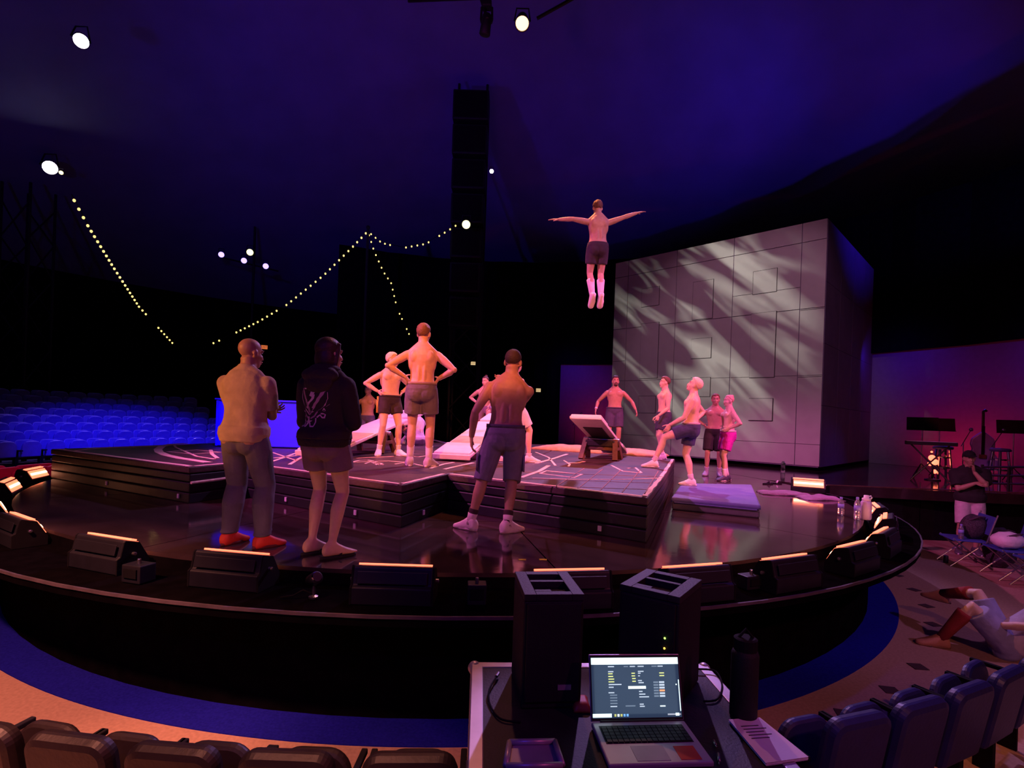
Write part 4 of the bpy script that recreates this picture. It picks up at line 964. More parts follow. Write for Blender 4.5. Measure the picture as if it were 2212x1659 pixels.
def cable(pts, lab, r=.004):
    P = [gp(x, y, TZ + .006 + dz) for x, y, dz in pts]; b = P[0].copy(); b.z = TZ
    Q = []
    for i in range(len(P) - 1):
        p0, p1, p2, p3 = P[max(i - 1, 0)], P[i], P[i + 1], P[min(i + 2, len(P) - 1)]
        for k in range(8):
            t = k / 8; Q.append(.5 * ((2 * p1) + (p2 - p0) * t + (2 * p0 - 5 * p1 + 4 * p2 - p3) * t * t + (3 * p1 - p0 - 3 * p2 + p3) * t ** 3) - b)
    Q.append(P[-1] - b)
    o = empty('cable', b, label=lab, cat='cable'); MB().tube(Q, r, 6).build('cord', 'black', o, smooth=True); MB().tube([Q[0], Q[0] + (Q[0] - Q[2]).normalized() * .035], r * 1.8, 8).build('plug', 'metal', o)
cable([(1072, 1462, .01), (1057, 1490, .01), (1058, 1520, 0), (1080, 1552, 0), (1125, 1560, 0)], 'black cable looping over the left edge of the road case')
cable([(1505, 1445, .01), (1545, 1450, .01), (1560, 1480, 0), (1550, 1510, 0), (1520, 1515, 0)], 'black cable loop right of the laptop screen')
blob_box(.07, .1, .03, 8, 8, .01, 9).build('red_cloth', 'redsticker', smooth=True, loc=gp(1254, 1525, TZ), label='small red cloth just left of the laptop screen', cat='cloth')
# ================================================================== people
def voxel(mb, vs, it=4, fac=.5):
    me = mb.mesh('tmp'); o = bpy.data.objects.new('tmp', me); COL.objects.link(o)
    r = o.modifiers.new('r', 'REMESH'); r.mode = 'VOXEL'; r.voxel_size = vs; r.use_smooth_shade = True
    s = o.modifiers.new('s', 'SMOOTH'); s.factor = fac; s.iterations = it
    dg = bpy.context.evaluated_depsgraph_get(); n = bpy.data.meshes.new_from_object(o.evaluated_get(dg))
    bpy.data.objects.remove(o); bpy.data.meshes.remove(me)
    return n
def ik(a, t, l1, l2, pole):
    a, t, pole = Vector(a), Vector(t), Vector(pole); d = t - a; L = min(d.length, (l1 + l2) * .999); d.normalize()
    x = (l1 * l1 - l2 * l2 + L * L) / (2 * L); h = math.sqrt(max(l1 * l1 - x * x, 0))
    n = pole - d * pole.dot(d)
    n = n.normalized() if n.length > 1e-5 else d.orthogonal().normalized()
    return a + d * x + n * h, a + d * L
def sup(c, ax, ay, rx, ry, n=24, e=2.4):
    out = []
    for k in range(n):
        q = 2 * PI * k / n; cx, sy = math.cos(q), math.sin(q)
        out.append(c + ax * (rx * math.copysign(abs(cx) ** (2 / e), cx)) + ay * (ry * math.copysign(abs(sy) ** (2 / e), sy)))
    return out
SKIN = {}
def skin(col):
    if col not in SKIN: 
        SKIN[col] = mat('skin', col, .5, var=.06, scale=30, bump=.06, bscale=90)
        b = SKIN[col].node_tree.nodes['Principled BSDF']; b.inputs['Subsurface Weight'].default_value = .0
    return SKIN[col]
CLOTH = {}
def clothm(col, bump=.5, bs=16, rough=.85):
    k = (col, bump, bs)
    if k not in CLOTH: CLOTH[k] = mat('cloth', col, rough, var=.12, scale=12, bump=bump, bscale=bs)
    return CLOTH[k]
M['eye'] = mat('eye white', (.85, .82, .8), .3, var=.02); M['iris'] = mat('iris', (.05, .035, .03), .3); M['lip'] = mat('lips', (.5, .22, .2), .5)
# torso rings: z above the pelvis, half width, half depth, forward shift
TORSO = [(-.12, .085, .07, 0), (-.06, .15, .108, -.004), (.0, .168, .12, -.006), (.06, .16, .113, 0), (.12, .143, .1, .004), (.19, .14, .098, .006), (.26, .15, .105, .004), (.33, .165, .113, 0), (.395, .17, .112, -.004), (.44, .152, .1, -.01), (.475, .12, .085, -.014), (.51, .086, .07, -.014), (.55, .063, .06, -.008)]
class Person:
    def __init__(s, name, loc, yaw, H, label, skincol=(.62, .38, .28), lean=0, side=0, twist=0, pel=(0, 0, 0), arms=None, legs=None, head=(0, 0), build=1.0, vox=.011, female=False, barefoot=False, group=None, pelpitch=0):
        s.H = H; s.k = H / 1.75; s.vox = vox / s.k; s.skin = skin(skincol); s.build_ = build; s.female = female; s.barefoot = barefoot
        s.P = Vector((0, 0, .93)) + Vector(pel); s.lean, s.side, s.twist = math.radians(lean), math.radians(side), math.radians(twist)
        s.label, s.name, s.loc, s.yaw, s.group = label, name, loc, yaw, group
        s.pp = math.radians(pelpitch)
        # spine samples
        s.sp = {}; p = s.P.copy(); z = 0.0; dz = .01
        s.sp[0] = (s.P.copy(), s.frame(0))
        for i in range(1, 80):
            R = s.frame(i * dz); p = p + R @ Vector((0, 0, dz)); s.sp[i] = (p.copy(), R)
        arms = arms or {}; legs = legs or {}
        s.arm = {}; s.leg = {}
        for sg, nm in ((1, 'R'), (-1, 'L')):
            a = arms.get(nm, {'p': 'down'}); sh = s.T((sg * .178 * (.94 if female else 1) * (1 + (build - 1) * .5), -.008, .408))
            pr = a.get('p')
            W, po, hd, cu = {'down': ((sg * .255, .05, .885), (sg * .4, -1, 0), (0, .12, -1), .3), 'hip': ((sg * .2, -.01, 1.06), (sg * 1, -.55, .1), (-sg * .35, .75, -.45), .35), 'hipback': ((sg * .17, -.09, 1.04), (sg * 1, -.35, .2), (-sg * .6, -.25, -.4), .35),
                             'cross': ((-sg * .05, .2, 1.19), (sg * 1, -.3, -.7), (-sg * .9, .1, .2), .5), 'chin': ((-sg * .0, .2, 1.36), (sg * .7, .2, -1), (-sg * .1, -.25, .9), 1.0), 'fold': ((-sg * .06, .19, 1.15), (sg, -.3, -.7), (-sg, .05, .0), .5),
                             'away': ((sg * .42, .06, .96), (sg * .5, -1, .2), (sg * .25, .15, -1), .35), None: (None,) * 4}[pr]
            W = a.get('w', W); po = a.get('pole', po) or (sg, -1, 0); hd = a.get('hd', hd); cu = a.get('curl', cu if cu is not None else .3)
            el, wr = ik(sh, W, .285, .25, po)
            s.arm[nm] = (sg, sh, el, wr, Vector(hd).normalized() if hd else (wr - el).normalized(), cu, a.get('n'))
            l = legs.get(nm, {}); hip = s.P + Matrix.Rotation(s.pp, 3, 'X') @ Vector((sg * .088, 0, -.02))
            an = Vector(l.get('a', (sg * .12, 0, .085))); kn, an2 = ik(hip, an, .425, .42, l.get('pole', (sg * .12, 1, 0)))
            s.leg[nm] = (sg, hip, kn, an2, math.radians(l.get('toe', -sg * 12)), math.radians(l.get('pitch', 0)))
        hy, hp = math.radians(head[0]), math.radians(head[1])
        nb, Rn = s.sp[54]; s.Rh = Rn @ Matrix.Rotation(hy, 3, 'Z') @ Matrix.Rotation(hp, 3, 'X')
        s.nb = nb + Rn @ Vector((0, -.008, 0)); s.hc = nb + Rn @ Vector((0, .0, .058)) + s.Rh @ Vector((0, .018, .078))
        s.body()
    def frame(s, z):
        f = min(1, max(0, z / .3)); 
        return Matrix.Rotation(s.twist * f, 3, 'Z') @ Matrix.Rotation(s.pp + (-s.lean - s.pp) * f if s.pp else -s.lean * f, 3, 'X') @ Matrix.Rotation(s.side * f, 3, 'Y')
    def T(s, p):
        i = max(0, min(79, int(round(p[2] / .01))))
        if p[2] < 0:
            b, R = s.sp[0]; return b + R @ Vector(p)
        b, R = s.sp[i]; return b + R @ Vector((p[0], p[1], 0))
    def rings(s, infl=0, z0=-1, z1=1, flare=0):
        out = []; bw = s.build_
        for z, rx, ry, fy in TORSO:
            if z < z0 or z > z1: continue
            if s.female:
                rx *= (1.03 if z < .08 else .86); ry *= (1.03 if z < .08 else .93)
            q = 1 + (bw - 1) * (1 if .05 < z < .48 else .6)
            R = s.sp[max(0, int(z / .01))][1]
            out.append(sup(s.T((0, fy, z)), R @ Vector((1, 0, 0)), R @ Vector((0, 1, 0)), rx * q + infl, ry * q + infl))
        return out
    def limbtube(s, mb, pts, rad, seg=14):
        mb.tube(pts, rad, seg); mb.ell(pts[0], rad[0] * .98, None, 12, 8); mb.ell(pts[-1], rad[-1] * .98, None, 12, 8)
    def armtubes(s, mb, nm, infl=0, t0=0.0, t1=1.0, wristr=None):
        sg, sh, el, wr, hd, cu, _ = s.arm[nm]; b = s.build_ * (.84 if s.female else 1)
        P = [(0, sh, .05), (.18, sh.lerp(el, .36), .051), (.34, sh.lerp(el, .68), .043), (.5, el, .036), (.62, el.lerp(wr, .24), .041), (.78, el.lerp(wr, .58), .034), (1.0, wr, .0255)]
        P = [(t, p, r * b + infl) for t, p, r in P]
        Q = [x for x in P if t0 - 1e-6 <= x[0] <= t1 + 1e-6]
        if t1 < 1:
            for i in range(len(P) - 1):
                if P[i][0] < t1 < P[i + 1][0]:
                    f = (t1 - P[i][0]) / (P[i + 1][0] - P[i][0]); Q.append((t1, P[i][1].lerp(P[i + 1][1], f), P[i][2] + .006))
        mb.tube([q[1] for q in Q], [q[2] for q in Q], 14)
        if t0 == 0: mb.ell(sh, (.051 * b + infl), None, 14, 10)
        if .5 < t1: mb.ell(el, (.036 * b + infl) * 1.0, None, 12, 8)
    def legtubes(s, mb, nm, infl=0, t1=1.0, flare=0, t0=0.0):
        sg, hip, kn, an, toe, pit = s.leg[nm]; b = 1 + (s.build_ - 1) * .6
        side = Vector((1, 0, 0)); d1 = (kn - hip).normalized(); d2 = (an - kn).normalized(); bk = (-(kn - (hip + an) / 2)); bk = bk.normalized() if bk.length > .02 else Vector((0, -1, 0))
        P = [(0, hip, .088), (.16, hip.lerp(kn, .33) - bk * .008, .083), (.34, hip.lerp(kn, .7), .066), (.5, kn, .053), (.6, kn.lerp(an, .2) + bk * .012, .054), (.68, kn.lerp(an, .36) + bk * .016, .055), (.8, kn.lerp(an, .62) + bk * .006, .043), (.93, kn.lerp(an, .88), .032), (1.0, an, .034)]
        P = [(t, p, r * b * (1.02 if s.female else 1) + infl + flare * t) for t, p, r in P]
        Q = [x for x in P if t0 - 1e-6 <= x[0] <= t1 + 1e-6]
        for i in range(len(P) - 1):
            for tt, app in ((t1, True), (t0, False)):
                if P[i][0] < tt < P[i + 1][0]:
                    f = (tt - P[i][0]) / (P[i + 1][0] - P[i][0]); e = (tt, P[i][1].lerp(P[i + 1][1], f), P[i][2] + (P[i + 1][2] - P[i][2]) * f)
                    if app: Q.append(e)
                    else: Q.insert(0, e)
        mb.tube([q[1] for q in Q], [q[2] for q in Q], 16)
        if t0 == 0: mb.ell(hip, .088 * b + infl, None, 14, 10)
    def footM(s, nm):
        sg, hip, kn, an, toe, pit = s.leg[nm]
        return Matrix.Translation(an) @ Matrix.Rotation(toe, 4, 'Z') @ Matrix.Rotation(pit, 4, 'X')
    def foot(s, nm, infl=0, sole=0):
        Mx = s.footM(nm); rg = []
        for y, w, z0, z1 in ((-.068, .02, -.06, -.03), (-.06, .031, -.078, .0), (-.03, .036, -.082, .03), (.02, .036, -.082, .035), (.07, .041, -.082, .0), (.115, .045, -.082, -.025), (.155, .044, -.082, -.042), (.182, .034, -.08, -.052), (.195, .018, -.074, -.06)):
            c = Mx @ Vector((0, y * (1 + infl * 2), (z0 + z1) / 2)); ax = Mx.to_3x3() @ Vector((1, 0, 0)); az = Mx.to_3x3() @ Vector((0, 0, 1))
            rg.append(sup(c, ax, az, w + infl, (z1 - z0) / 2 + infl * .7, 16, 2.6))
        return MB().loft(rg[::-1])
    def hand(s, nm):
        sg, sh, el, wr, d, cu, nrm = s.arm[nm]; mb = MB(); hs = .95 if not s.female else .86
        n = Vector(nrm) if nrm else Vector((-sg, .15, .1)); n = n - d * n.dot(d)
        if n.length < .1: n = Vector((0, 0, -1)) - d * d.z * -1
        n.normalize(); t = d.cross(n) * 1.0
        # thumb side: forward when the palm faces the body
        if t.y < 0 and nrm is None: t = -t
        R = lambda x, y, z: wr + t * (x * hs) + d * (y * hs) + n * (z * hs)
        rg = []
        for y, w, th in ((-.02, .024, .018), (.01, .03, .017), (.045, .04, .016), (.085, .041, .014), (.097, .036, .011)):
            rg.append(sup(R(0, y, 0), t, n, w * hs, th * hs, 14, 2.6))
        mb.loft(rg)
        for i, (x, L, r) in enumerate(((.03, .072, .0085), (.0105, .08, .009), (-.0095, .074, .0087), (-.0285, .058, .0078))):
            p = R(x, .088, 0); dirv = d.copy() + t * (x * 1.6); dirv.normalize(); pts = [R(x * .9, .07, 0), p]; ang = cu * (.7 + .12 * i)
            for f in (.44, .3, .26):
                rot = Matrix.Rotation(ang, 3, dirv.cross(n)) if dirv.cross(n).length > 1e-6 else Matrix.Identity(3)
                dirv = (rot @ dirv).normalized(); p = p + dirv * (L * f * hs); pts.append(p)
            mb.tube(pts, [r * hs * 1.05, r * hs, r * hs * .96, r * hs * .88, r * hs * .75], 8); mb.ell(pts[-1], r * hs * .78, None, 8, 6)
        p0 = R(.026, .018, .004); dirv = (d * .68 + t * .72 + n * .22).normalized(); pts = [p0]; p = p0
        for f, a_ in ((.04, 0), (.032, .35), (.026, .3)):
            dirv = (dirv + (d * .5 - t * .2 + n * .25) * a_).normalized(); p = p + dirv * f * hs; pts.append(p)
        mb.tube(pts, [.0135 * hs, .011 * hs, .0098 * hs, .008 * hs], 8); mb.ell(pts[-1], .0082 * hs, None, 8, 6)
        return voxel(mb, .0036, 2)
    def scaled(s, me):
        if not isinstance(me, bpy.types.Mesh): me = me.mesh('m')
        me.transform(Matrix.Scale(s.k, 4)); me.materials.clear(); return me
    def part(s, name, me, m, label=None, parent=None):
        me = s.scaled(me); me.name = name
        return obj(name, me, m, parent or s.o, True, label=label)
    def body(s):
        mb = MB(); mb.loft(s.rings())
        b = s.build_; fm = s.female
        def E(x, y, z, r): 
            i = max(0, min(79, int(round(z / .01)))); mb.ell(s.T((x, y, z)), r, s.sp[i][1], 14, 10)
        for sg in (-1, 1):
            if not fm:
                E(sg * .078, .082, .375, (.08 * b, .04, .06)); E(sg * .088, -.08, .385, (.06, .036, .078)); E(sg * .125 * b, -.03, .33, (.045, .06, .12))
                E(sg * .034, -.084, .17, (.026, .028, .15)); E(sg * .03, .082, .2, (.034, .022, .1)); E(sg * .03, .085, .3, (.036, .022, .045)); E(sg * .035, .08, .09, (.03, .02, .06))
                mb.tube([s.T((sg * .03, -.028, .54)), s.T((sg * .09, -.026, .482)), s.T((sg * .155, -.016, .425))], [.04, .042, .043], 12)
            else:
                E(sg * .07, .085, .355, (.06, .05, .055))
            E(sg * .07, -.05, -.04, (.09, .078, .09))
            nm = 'R' if sg == 1 else 'L'
            s.armtubes(mb, nm); s.legtubes(mb, nm)
            A = s.arm[nm]; u = (A[2] - A[1]).normalized()
            Rq = u.to_track_quat('Z', 'Y').to_matrix()
            mb.ell(A[1] + u * .025, (.05 * b, .053 * b, .072), Rq, 14, 10)
            if not fm: mb.ell(A[1].lerp(A[2], .5), (.045 * b, .047 * b, .095), Rq, 12, 8)
            if s.barefoot:
                f = s.foot(nm); mb.add(f.v, f.f)
                Mx = s.footM(nm)
                for i in range(5):
                    x = (-.03 + .0155 * i) * sg * -1; mb.ell(Mx @ Vector((x, .185 + .012 * (1 - abs(i - (1.2)) * .45) , -.066)), (.0085 if i else .012, .02, .0095), Mx.to_3x3(), 8, 6)
        mb.tube([s.nb - Vector((0, 0, .03)), s.nb.lerp(s.hc, .35), s.hc + s.Rh @ Vector((0, -.022, -.045))], [.07 * (.85 if fm else 1), .061 * (.82 if fm else 1), .06 * (.82 if fm else 1)], 16)
        h = lambda x, y, z, r, R=None: mb.ell(s.hc + s.Rh @ Vector((x, y, z)), r, s.Rh if R is None else s.Rh @ R, 18, 12)
        h(0, -.016, .028, (.0745, .094, .083)); h(0, .022, -.035, (.06, .064, .082)); h(0, .042, -.088, (.042, .043, .034)); h(0, .068, -.108, (.02, .016, .014))
        h(0, .078, .018, (.05, .016, .013)); h(-.033, .06, -.04, (.022, .022, .024)); h(.033, .06, -.04, (.022, .022, .024))
        h(0, .094, -.03, (.011, .014, .028), Matrix.Rotation(.35, 3, 'X')); h(0, .101, -.045, (.015, .013, .01)); h(0, .083, -.075, (.024, .012, .012))
        for sg in (-1, 1): h(sg * .076, -.008, -.018, (.011, .024, .033))
        me = voxel(mb, s.vox, 4)
        bm = bmesh.new(); bm.from_mesh(me)
        for nm in 'RL':
            hm = s.hand(nm); bm.from_mesh(hm); bpy.data.meshes.remove(hm)
        bm.to_mesh(me); bm.free()
        me = s.scaled(me); me.name = 'person'
        s.o = obj('person', me, s.skin, None, True, loc=s.loc, rz=math.radians(s.yaw), label=s.label, cat='person', group=s.group)
    # ---- face
    def face(s, brow=(.12, .07, .05), moustache=None):
        X = lambda x, y, z: s.hc + s.Rh @ Vector((x, y, z))
        for sg in (-1, 1):
            e = s.part('eye', MB().ell(X(sg * .03, .074, .003), (.0105, .006, .006), s.Rh, 10, 8), M['eye'])
            s.part('iris', MB().ell(X(sg * .03, .0785, .003), (.005, .003, .005), s.Rh, 8, 6), M['iris'], parent=e)
            s.part('eyebrow', MB().tube([X(sg * .012, .089, .02), X(sg * .03, .087, .027), X(sg * .05, .072, .021)], [.004, .005, .003], 6), clothm(brow, 0))
        l = MB().tube([X(-.024, .082, -.072), X(-.01, .094, -.069), X(.01, .094, -.069), X(.024, .082, -.072)], [.003, .006, .006, .003], 8); l.tube([X(-.02, .084, -.078), X(0, .093, -.081), X(.02, .084, -.078)], [.003, .007, .003], 8)
        s.part('mouth', l, M['lip'])
        if moustache:
            s.part('moustache', MB().tube([X(-.034, .078, -.07), X(-.016, .099, -.058), X(0, .102, -.056), X(.016, .099, -.058), X(.034, .078, -.07)], [.004, .009, .008, .009, .004], 8), clothm(moustache, .4, 60))
            s.part('beard', MB().ell(X(0, .05, -.098), (.044, .045, .03), s.Rh, 14, 9), clothm(moustache, .4, 90))
    def hair(s, col, style='short', vol=1.0):
        off = s.hc + s.Rh @ Vector((0, -.016, .028)); seed = s.H * 13
        back = {'short': -.86, 'buzz': -.8, 'bob': -.9, 'bun': -.8, 'top': -.75, 'curly': -.85}[style]
        thick = {'short': .15, 'buzz': .035, 'bob': .2, 'bun': .06, 'top': .13, 'curly': .17}[style] * vol
        def fn(d):
            front = d.y > .1
            line = .42 + .1 * abs(d.x) if d.y > .55 else (.42 + (-.22 - .42) * min(1, (.55 - d.y) / .42) if d.y > .05 else -.22 + (back + .22) * min(1, (.05 - d.y) / .55))
            q = (d.z - line) / .14; q = max(0, min(1, q))
            n_ = (mnoise.noise(d * 5 + Vector((seed, 0, 0))) * .5 + mnoise.noise(d * 11 + Vector((seed, 3, 0))) * .3) * (.15 if style == 'bob' else 1)
            t = thick * (1 + .9 * n_ + (.5 * max(0, d.z) if style in ('top', 'short', 'curly') else 0) + (1.0 * max(0, d.z) * max(0, d.y + .2) if style == 'top' else 0))
            return (1 + t) if q >= 1 else (.88 + (.12 + t) * q)
        if style == 'bob':
            mb = MB(); X = lambda x, y, z: s.hc + s.Rh @ Vector((x, y, z))
            mb.ell(X(0, -.022, .034), (.089, .103, .093), s.Rh, 28, 20); mb.ell(X(0, -.04, -.05), (.092, .082, .12), s.Rh, 28, 20); mb.ell(X(0, -.035, -.125), (.088, .07, .06), s.Rh, 24, 16)
            for sg in (-1, 1): mb.tube([X(sg * .058, .04, .075), X(sg * .076, .022, .02), X(sg * .08, .005, -.06), X(sg * .08, -.01, -.14)], [.018, .018, .02, .016], 10)
            ho = s.part('hair', voxel(mb, .007, 5), clothm(col, .25, 70, .5))
            return
        hm = MB().ell(off, (.0745, .094, .083), s.Rh, 40, 26, fn)
        ho = s.part('hair', hm, clothm(col, .5, 90, .6))
        if style == 'bun':
            bm_ = MB().ell(off + s.Rh @ Vector((0, -.055 if s.bunlow else -.03, .085 if not s.bunlow else .06)), (.036, .034, .032), s.Rh, 16, 12, lambda d: 1 + .12 * mnoise.noise(d * 6))
            s.part('hair_bun', bm_, clothm(col, .6, 90, .6), parent=ho)
    bunlow = False
    # ---- clothing
    def shorts(s, col, t=.32, flare=.04, infl=.016, band=None, name='shorts', top=.07):
        mb = MB(); rg = s.rings(infl, -1, top); mb.loft(rg)
        for nm in 'RL': s.legtubes(mb, nm, infl, t, flare)
        for sg in (-1, 1): mb.ell(s.T((sg * .055, -.038, -.045)), (.1 + infl, .085 + infl, .11 + infl), s.sp[0][1], 14, 10)
        o = s.part(name, voxel(mb, s.vox * 1.0, 3), clothm(col))
        if band:
            z = top - .012; i = max(0, int(z / .01)); rr = s.rings(infl + .006, top - .05, top + .001)
            R = s.sp[i][1]; zz = [r for r in TORSO if top - .05 <= r[0] <= top + .001][-1]
            ring = []
            for dz in (-.012, .02):
                q = 1.03 if s.female else 1
                ring.append(sup(s.T((0, zz[3], zz[0])) + R @ Vector((0, 0, dz)), R @ Vector((1, 0, 0)), R @ Vector((0, 1, 0)), zz[1] * q * (1 + (s.build_ - 1) * .8) + infl + .003, zz[2] * q * (1 + (s.build_ - 1) * .8) + infl + .003))
            s.part('waistband', MB().loft(ring), clothm(band), parent=o)
        return o
    def trousers(s, col):
        mb = MB(); mb.loft(s.rings(.009, -1, .07))
        for nm in 'RL':
            s.legtubes(mb, nm, .016, .97, .018)
            sg, hip, kn, an, toe, pit = s.leg[nm]
            for f in (.06, .12, .18, .86, .94): 
                c = kn.lerp(an, f); mb.ell(c + Vector((.012 * math.sin(f * 40), .012 * math.cos(f * 50), 0)), (.068, .068, .02))
        for sg in (-1, 1): mb.ell(s.T((sg * .055, -.035, -.05)), (.106, .092, .125), s.sp[0][1], 14, 10)
        return s.part('trousers', voxel(mb, s.vox, 2), clothm(col, .8, 10))
    def shirt(s, col, infl=.016, sleeve=.36, hem=-.03, name='t_shirt', wide=0, bump=.5):
        mb = MB(); mb.loft(s.rings(infl, max(hem, -.07), .51)); mb.tube([s.T((0, -.012, .48)), s.T((0, -.01, .535)), s.T((0, -.006, .556))], [.09, .075, .07], 20); mb.loft(s.rings(infl + .012, max(hem, -.07), .07))
        for sg in (-1, 1): mb.ell(s.T((sg * .06, -.03, max(hem, -.07) + .04)), (.1 + infl * 1.4, .085 + infl * 1.5, .09), s.sp[0][1], 16, 10)
        for sg in (-1, 1):
            i = 40; mb.tube([s.T((sg * .04, -.026, .525)), s.T((sg * .095, -.024, .475)), s.T((sg * .15, -.016, .425))], [.04 + infl * .5, .042 + infl * .7, .042 + infl * .7], 14)
            if not s.female:
                mb.ell(s.T((sg * .078, .08, .385)), (.078 + infl, .036 + infl, .058 + infl), s.sp[38][1], 14, 10); mb.ell(s.T((sg * .125, -.03, .33)), (.045 + infl, .06 + infl, .12 + infl), s.sp[33][1], 14, 10); mb.ell(s.T((sg * .085, -.075, .4)), (.062 + infl, .034 + infl, .075 + infl), s.sp[40][1], 14, 10)
        for nm in 'RL':
            s.armtubes(mb, nm, infl + wide, 0, sleeve)
            A = s.arm[nm]; u = (A[2] - A[1]).normalized(); mb.ell(A[1] + u * .03, (.047 * s.build_ + infl, .05 * s.build_ + infl, .066 + infl), u.to_track_quat('Z', 'Y').to_matrix(), 14, 10)
        return s.part(name, voxel(mb, s.vox, 9), clothm(col, bump, 12))
    def shoes(s, col, sole=(.8, .78, .8), sock=None, sockh=.14, high=False, lace=None):
        for nm in 'RL':
            sh = s.foot(nm, .01); o = s.part('shoe', sh, clothm(col, .2, 30, .6))
            Mx = s.footM(nm)
            pts = [(.04 * math.sin(t) * (1.15 if math.cos(t) > 0 else .95), .06 + .142 * math.cos(t)) for t in (2 * PI * k / 24 for k in range(24))]
            s.part('sole', MB().prism_axis([(x * 1.12, y) for x, y in pts], Mx @ Matrix.Translation((0, 0, -.0845)), .022), clothm(sole, .1), parent=o)
            lc = MB()
            for k in range(3): lc.tube([Mx @ Vector((-.028, .06 + .025 * k, -.012 - .014 * k)), Mx @ Vector((0, .062 + .025 * k, .012 - .016 * k)), Mx @ Vector((.028, .06 + .025 * k, -.012 - .014 * k))], .004, 5)
            s.part('laces', lc, clothm(lace or sole, 0), parent=o)
            sg, hip, kn, an, toe, pit = s.leg[nm]
            if high:
                s.part('ankle_collar', MB().tube([an + Vector((0, 0, -.03)), an + (kn - an).normalized() * .04, an + (kn - an).normalized() * .075], [.05, .043, .046], 16), clothm(col, .2, 30, .6), parent=o)
            if sock:
                u = (kn - an).normalized(); L = sockh
                s.part('sock', MB().tube([an - u * .02, an + u * L * .45, an + u * L * .9, an + u * L], [.044, .042 + (.012 if L > .2 else 0), .042 + (.024 if L > .2 else .004), .042 + (.024 if L > .2 else .004)], 16), clothm(sock, .2, 60))
    def flipflops(s, col):
        for nm in 'RL':
            Mx = s.footM(nm)
            pts = [((.046 if math.cos(t) > 0 else .036) * math.sin(t), .06 + .148 * math.cos(t)) for t in (2 * PI * k / 24 for k in range(24))]
            o = s.part('flip_flop', MB().prism_axis(pts, Mx @ Matrix.Translation((0, 0, -.1)), .018), clothm(col, .1))
            s.part('strap', MB().tube([Mx @ Vector((-.042, .05, -.08)), Mx @ Vector((-.015, .11, -.036)), Mx @ Vector((.0, .15, -.05)), Mx @ Vector((.015, .11, -.036)), Mx @ Vector((.042, .05, -.08))], .007, 6), clothm(col, .1), parent=o)
    def wristband(s, nm, col):
        sg, sh, el, wr, d, cu, _ = s.arm[nm]; u = (wr - el).normalized(); s.part('wristband', MB().tube([wr - u * .035, wr - u * .005], [.031, .031], 14), clothm(col, .1))
SK1, SK2, SK3, SK4 = (.66, .42, .32), (.5, .29, .2), (.74, .52, .42), (.4, .22, .15)
def at(x, y, z): return gp(x, y, z)
# ---- bald man with crossed arms, near left
p = Person('a', gp(520, 1182, ST), -8, 1.7, 'person seen from behind, bald, in tan t-shirt, grey trousers and red shoes', SK4, lean=2, arms={'R': {'p': 'cross'}, 'L': {'p': 'fold'}}, legs={'R': {'a': (.17, .03, .085), 'toe': -28}, 'L': {'a': (-.15, .06, .085), 'toe': -8}}, head=(-24, -2), build=1.08, vox=.0075)
p.trousers((.12, .11, .16)); p.shirt((.44, .33, .23), .015, .38, -.06, wide=.0, bump=.6); p.shoes((.7, .045, .03), (.12, .02, .03)); p.face()
# ---- hooded woman
p = Person('b', gp(693, 1202, ST), -12, 1.69, 'person with dark bobbed hair in black printed hoodie, shorts and flip-flops', SK1, lean=1, arms={'R': {'w': (.06, .24, 1.14), 'pole': (.5, -.3, -1), 'hd': (-.8, .4, .1)}, 'L': {'w': (-.04, .22, 1.12), 'pole': (-.5, -.3, -1), 'hd': (.8, .4, .1)}}, legs={'R': {'a': (.1, -.02, .1), 'toe': -35}, 'L': {'a': (-.11, .04, .1), 'toe': -30}}, head=(-28, 2), build=.95, vox=.0075, female=True, barefoot=True)
p.shorts((.2, .12, .17), .26, .06, .022, top=.12)
hd_ = p.shirt((.028, .02, .022), .036, .96, -.01, 'hoodie', .006, .8)
mb = MB(); mb.loft(p.rings(.045, -.07, .01)); p.part('hem_band', voxel(mb, .01, 3), clothm((.02, .015, .018), .6, 40), parent=hd_)
mb = MB(); mb.ell(p.T((0, -.105, .49)), (.155, .07, .07), p.sp[47][1], 20, 14); mb.ell(p.T((0, -.035, .545)), (.125, .11, .05), p.sp[50][1], 20, 14); mb.ell(p.T((0, -.12, .43)), (.12, .05, .085), p.sp[42][1], 20, 14)
p.part('hood', voxel(mb, .008, 3), clothm((.035, .025, .027), .6, 20), parent=hd_)
for nm in 'RL':
    A = p.arm[nm]; u = (A[3] - A[2]).normalized(); p.part('cuff', MB().tube([A[3] - u * .05, A[3] - u * .0], [.045, .042], 16), clothm((.02, .015, .018)), parent=hd_)
p.hair((.045, .022, .018), 'bob'); p.face(); p.flipflops((.012, .01, .012))
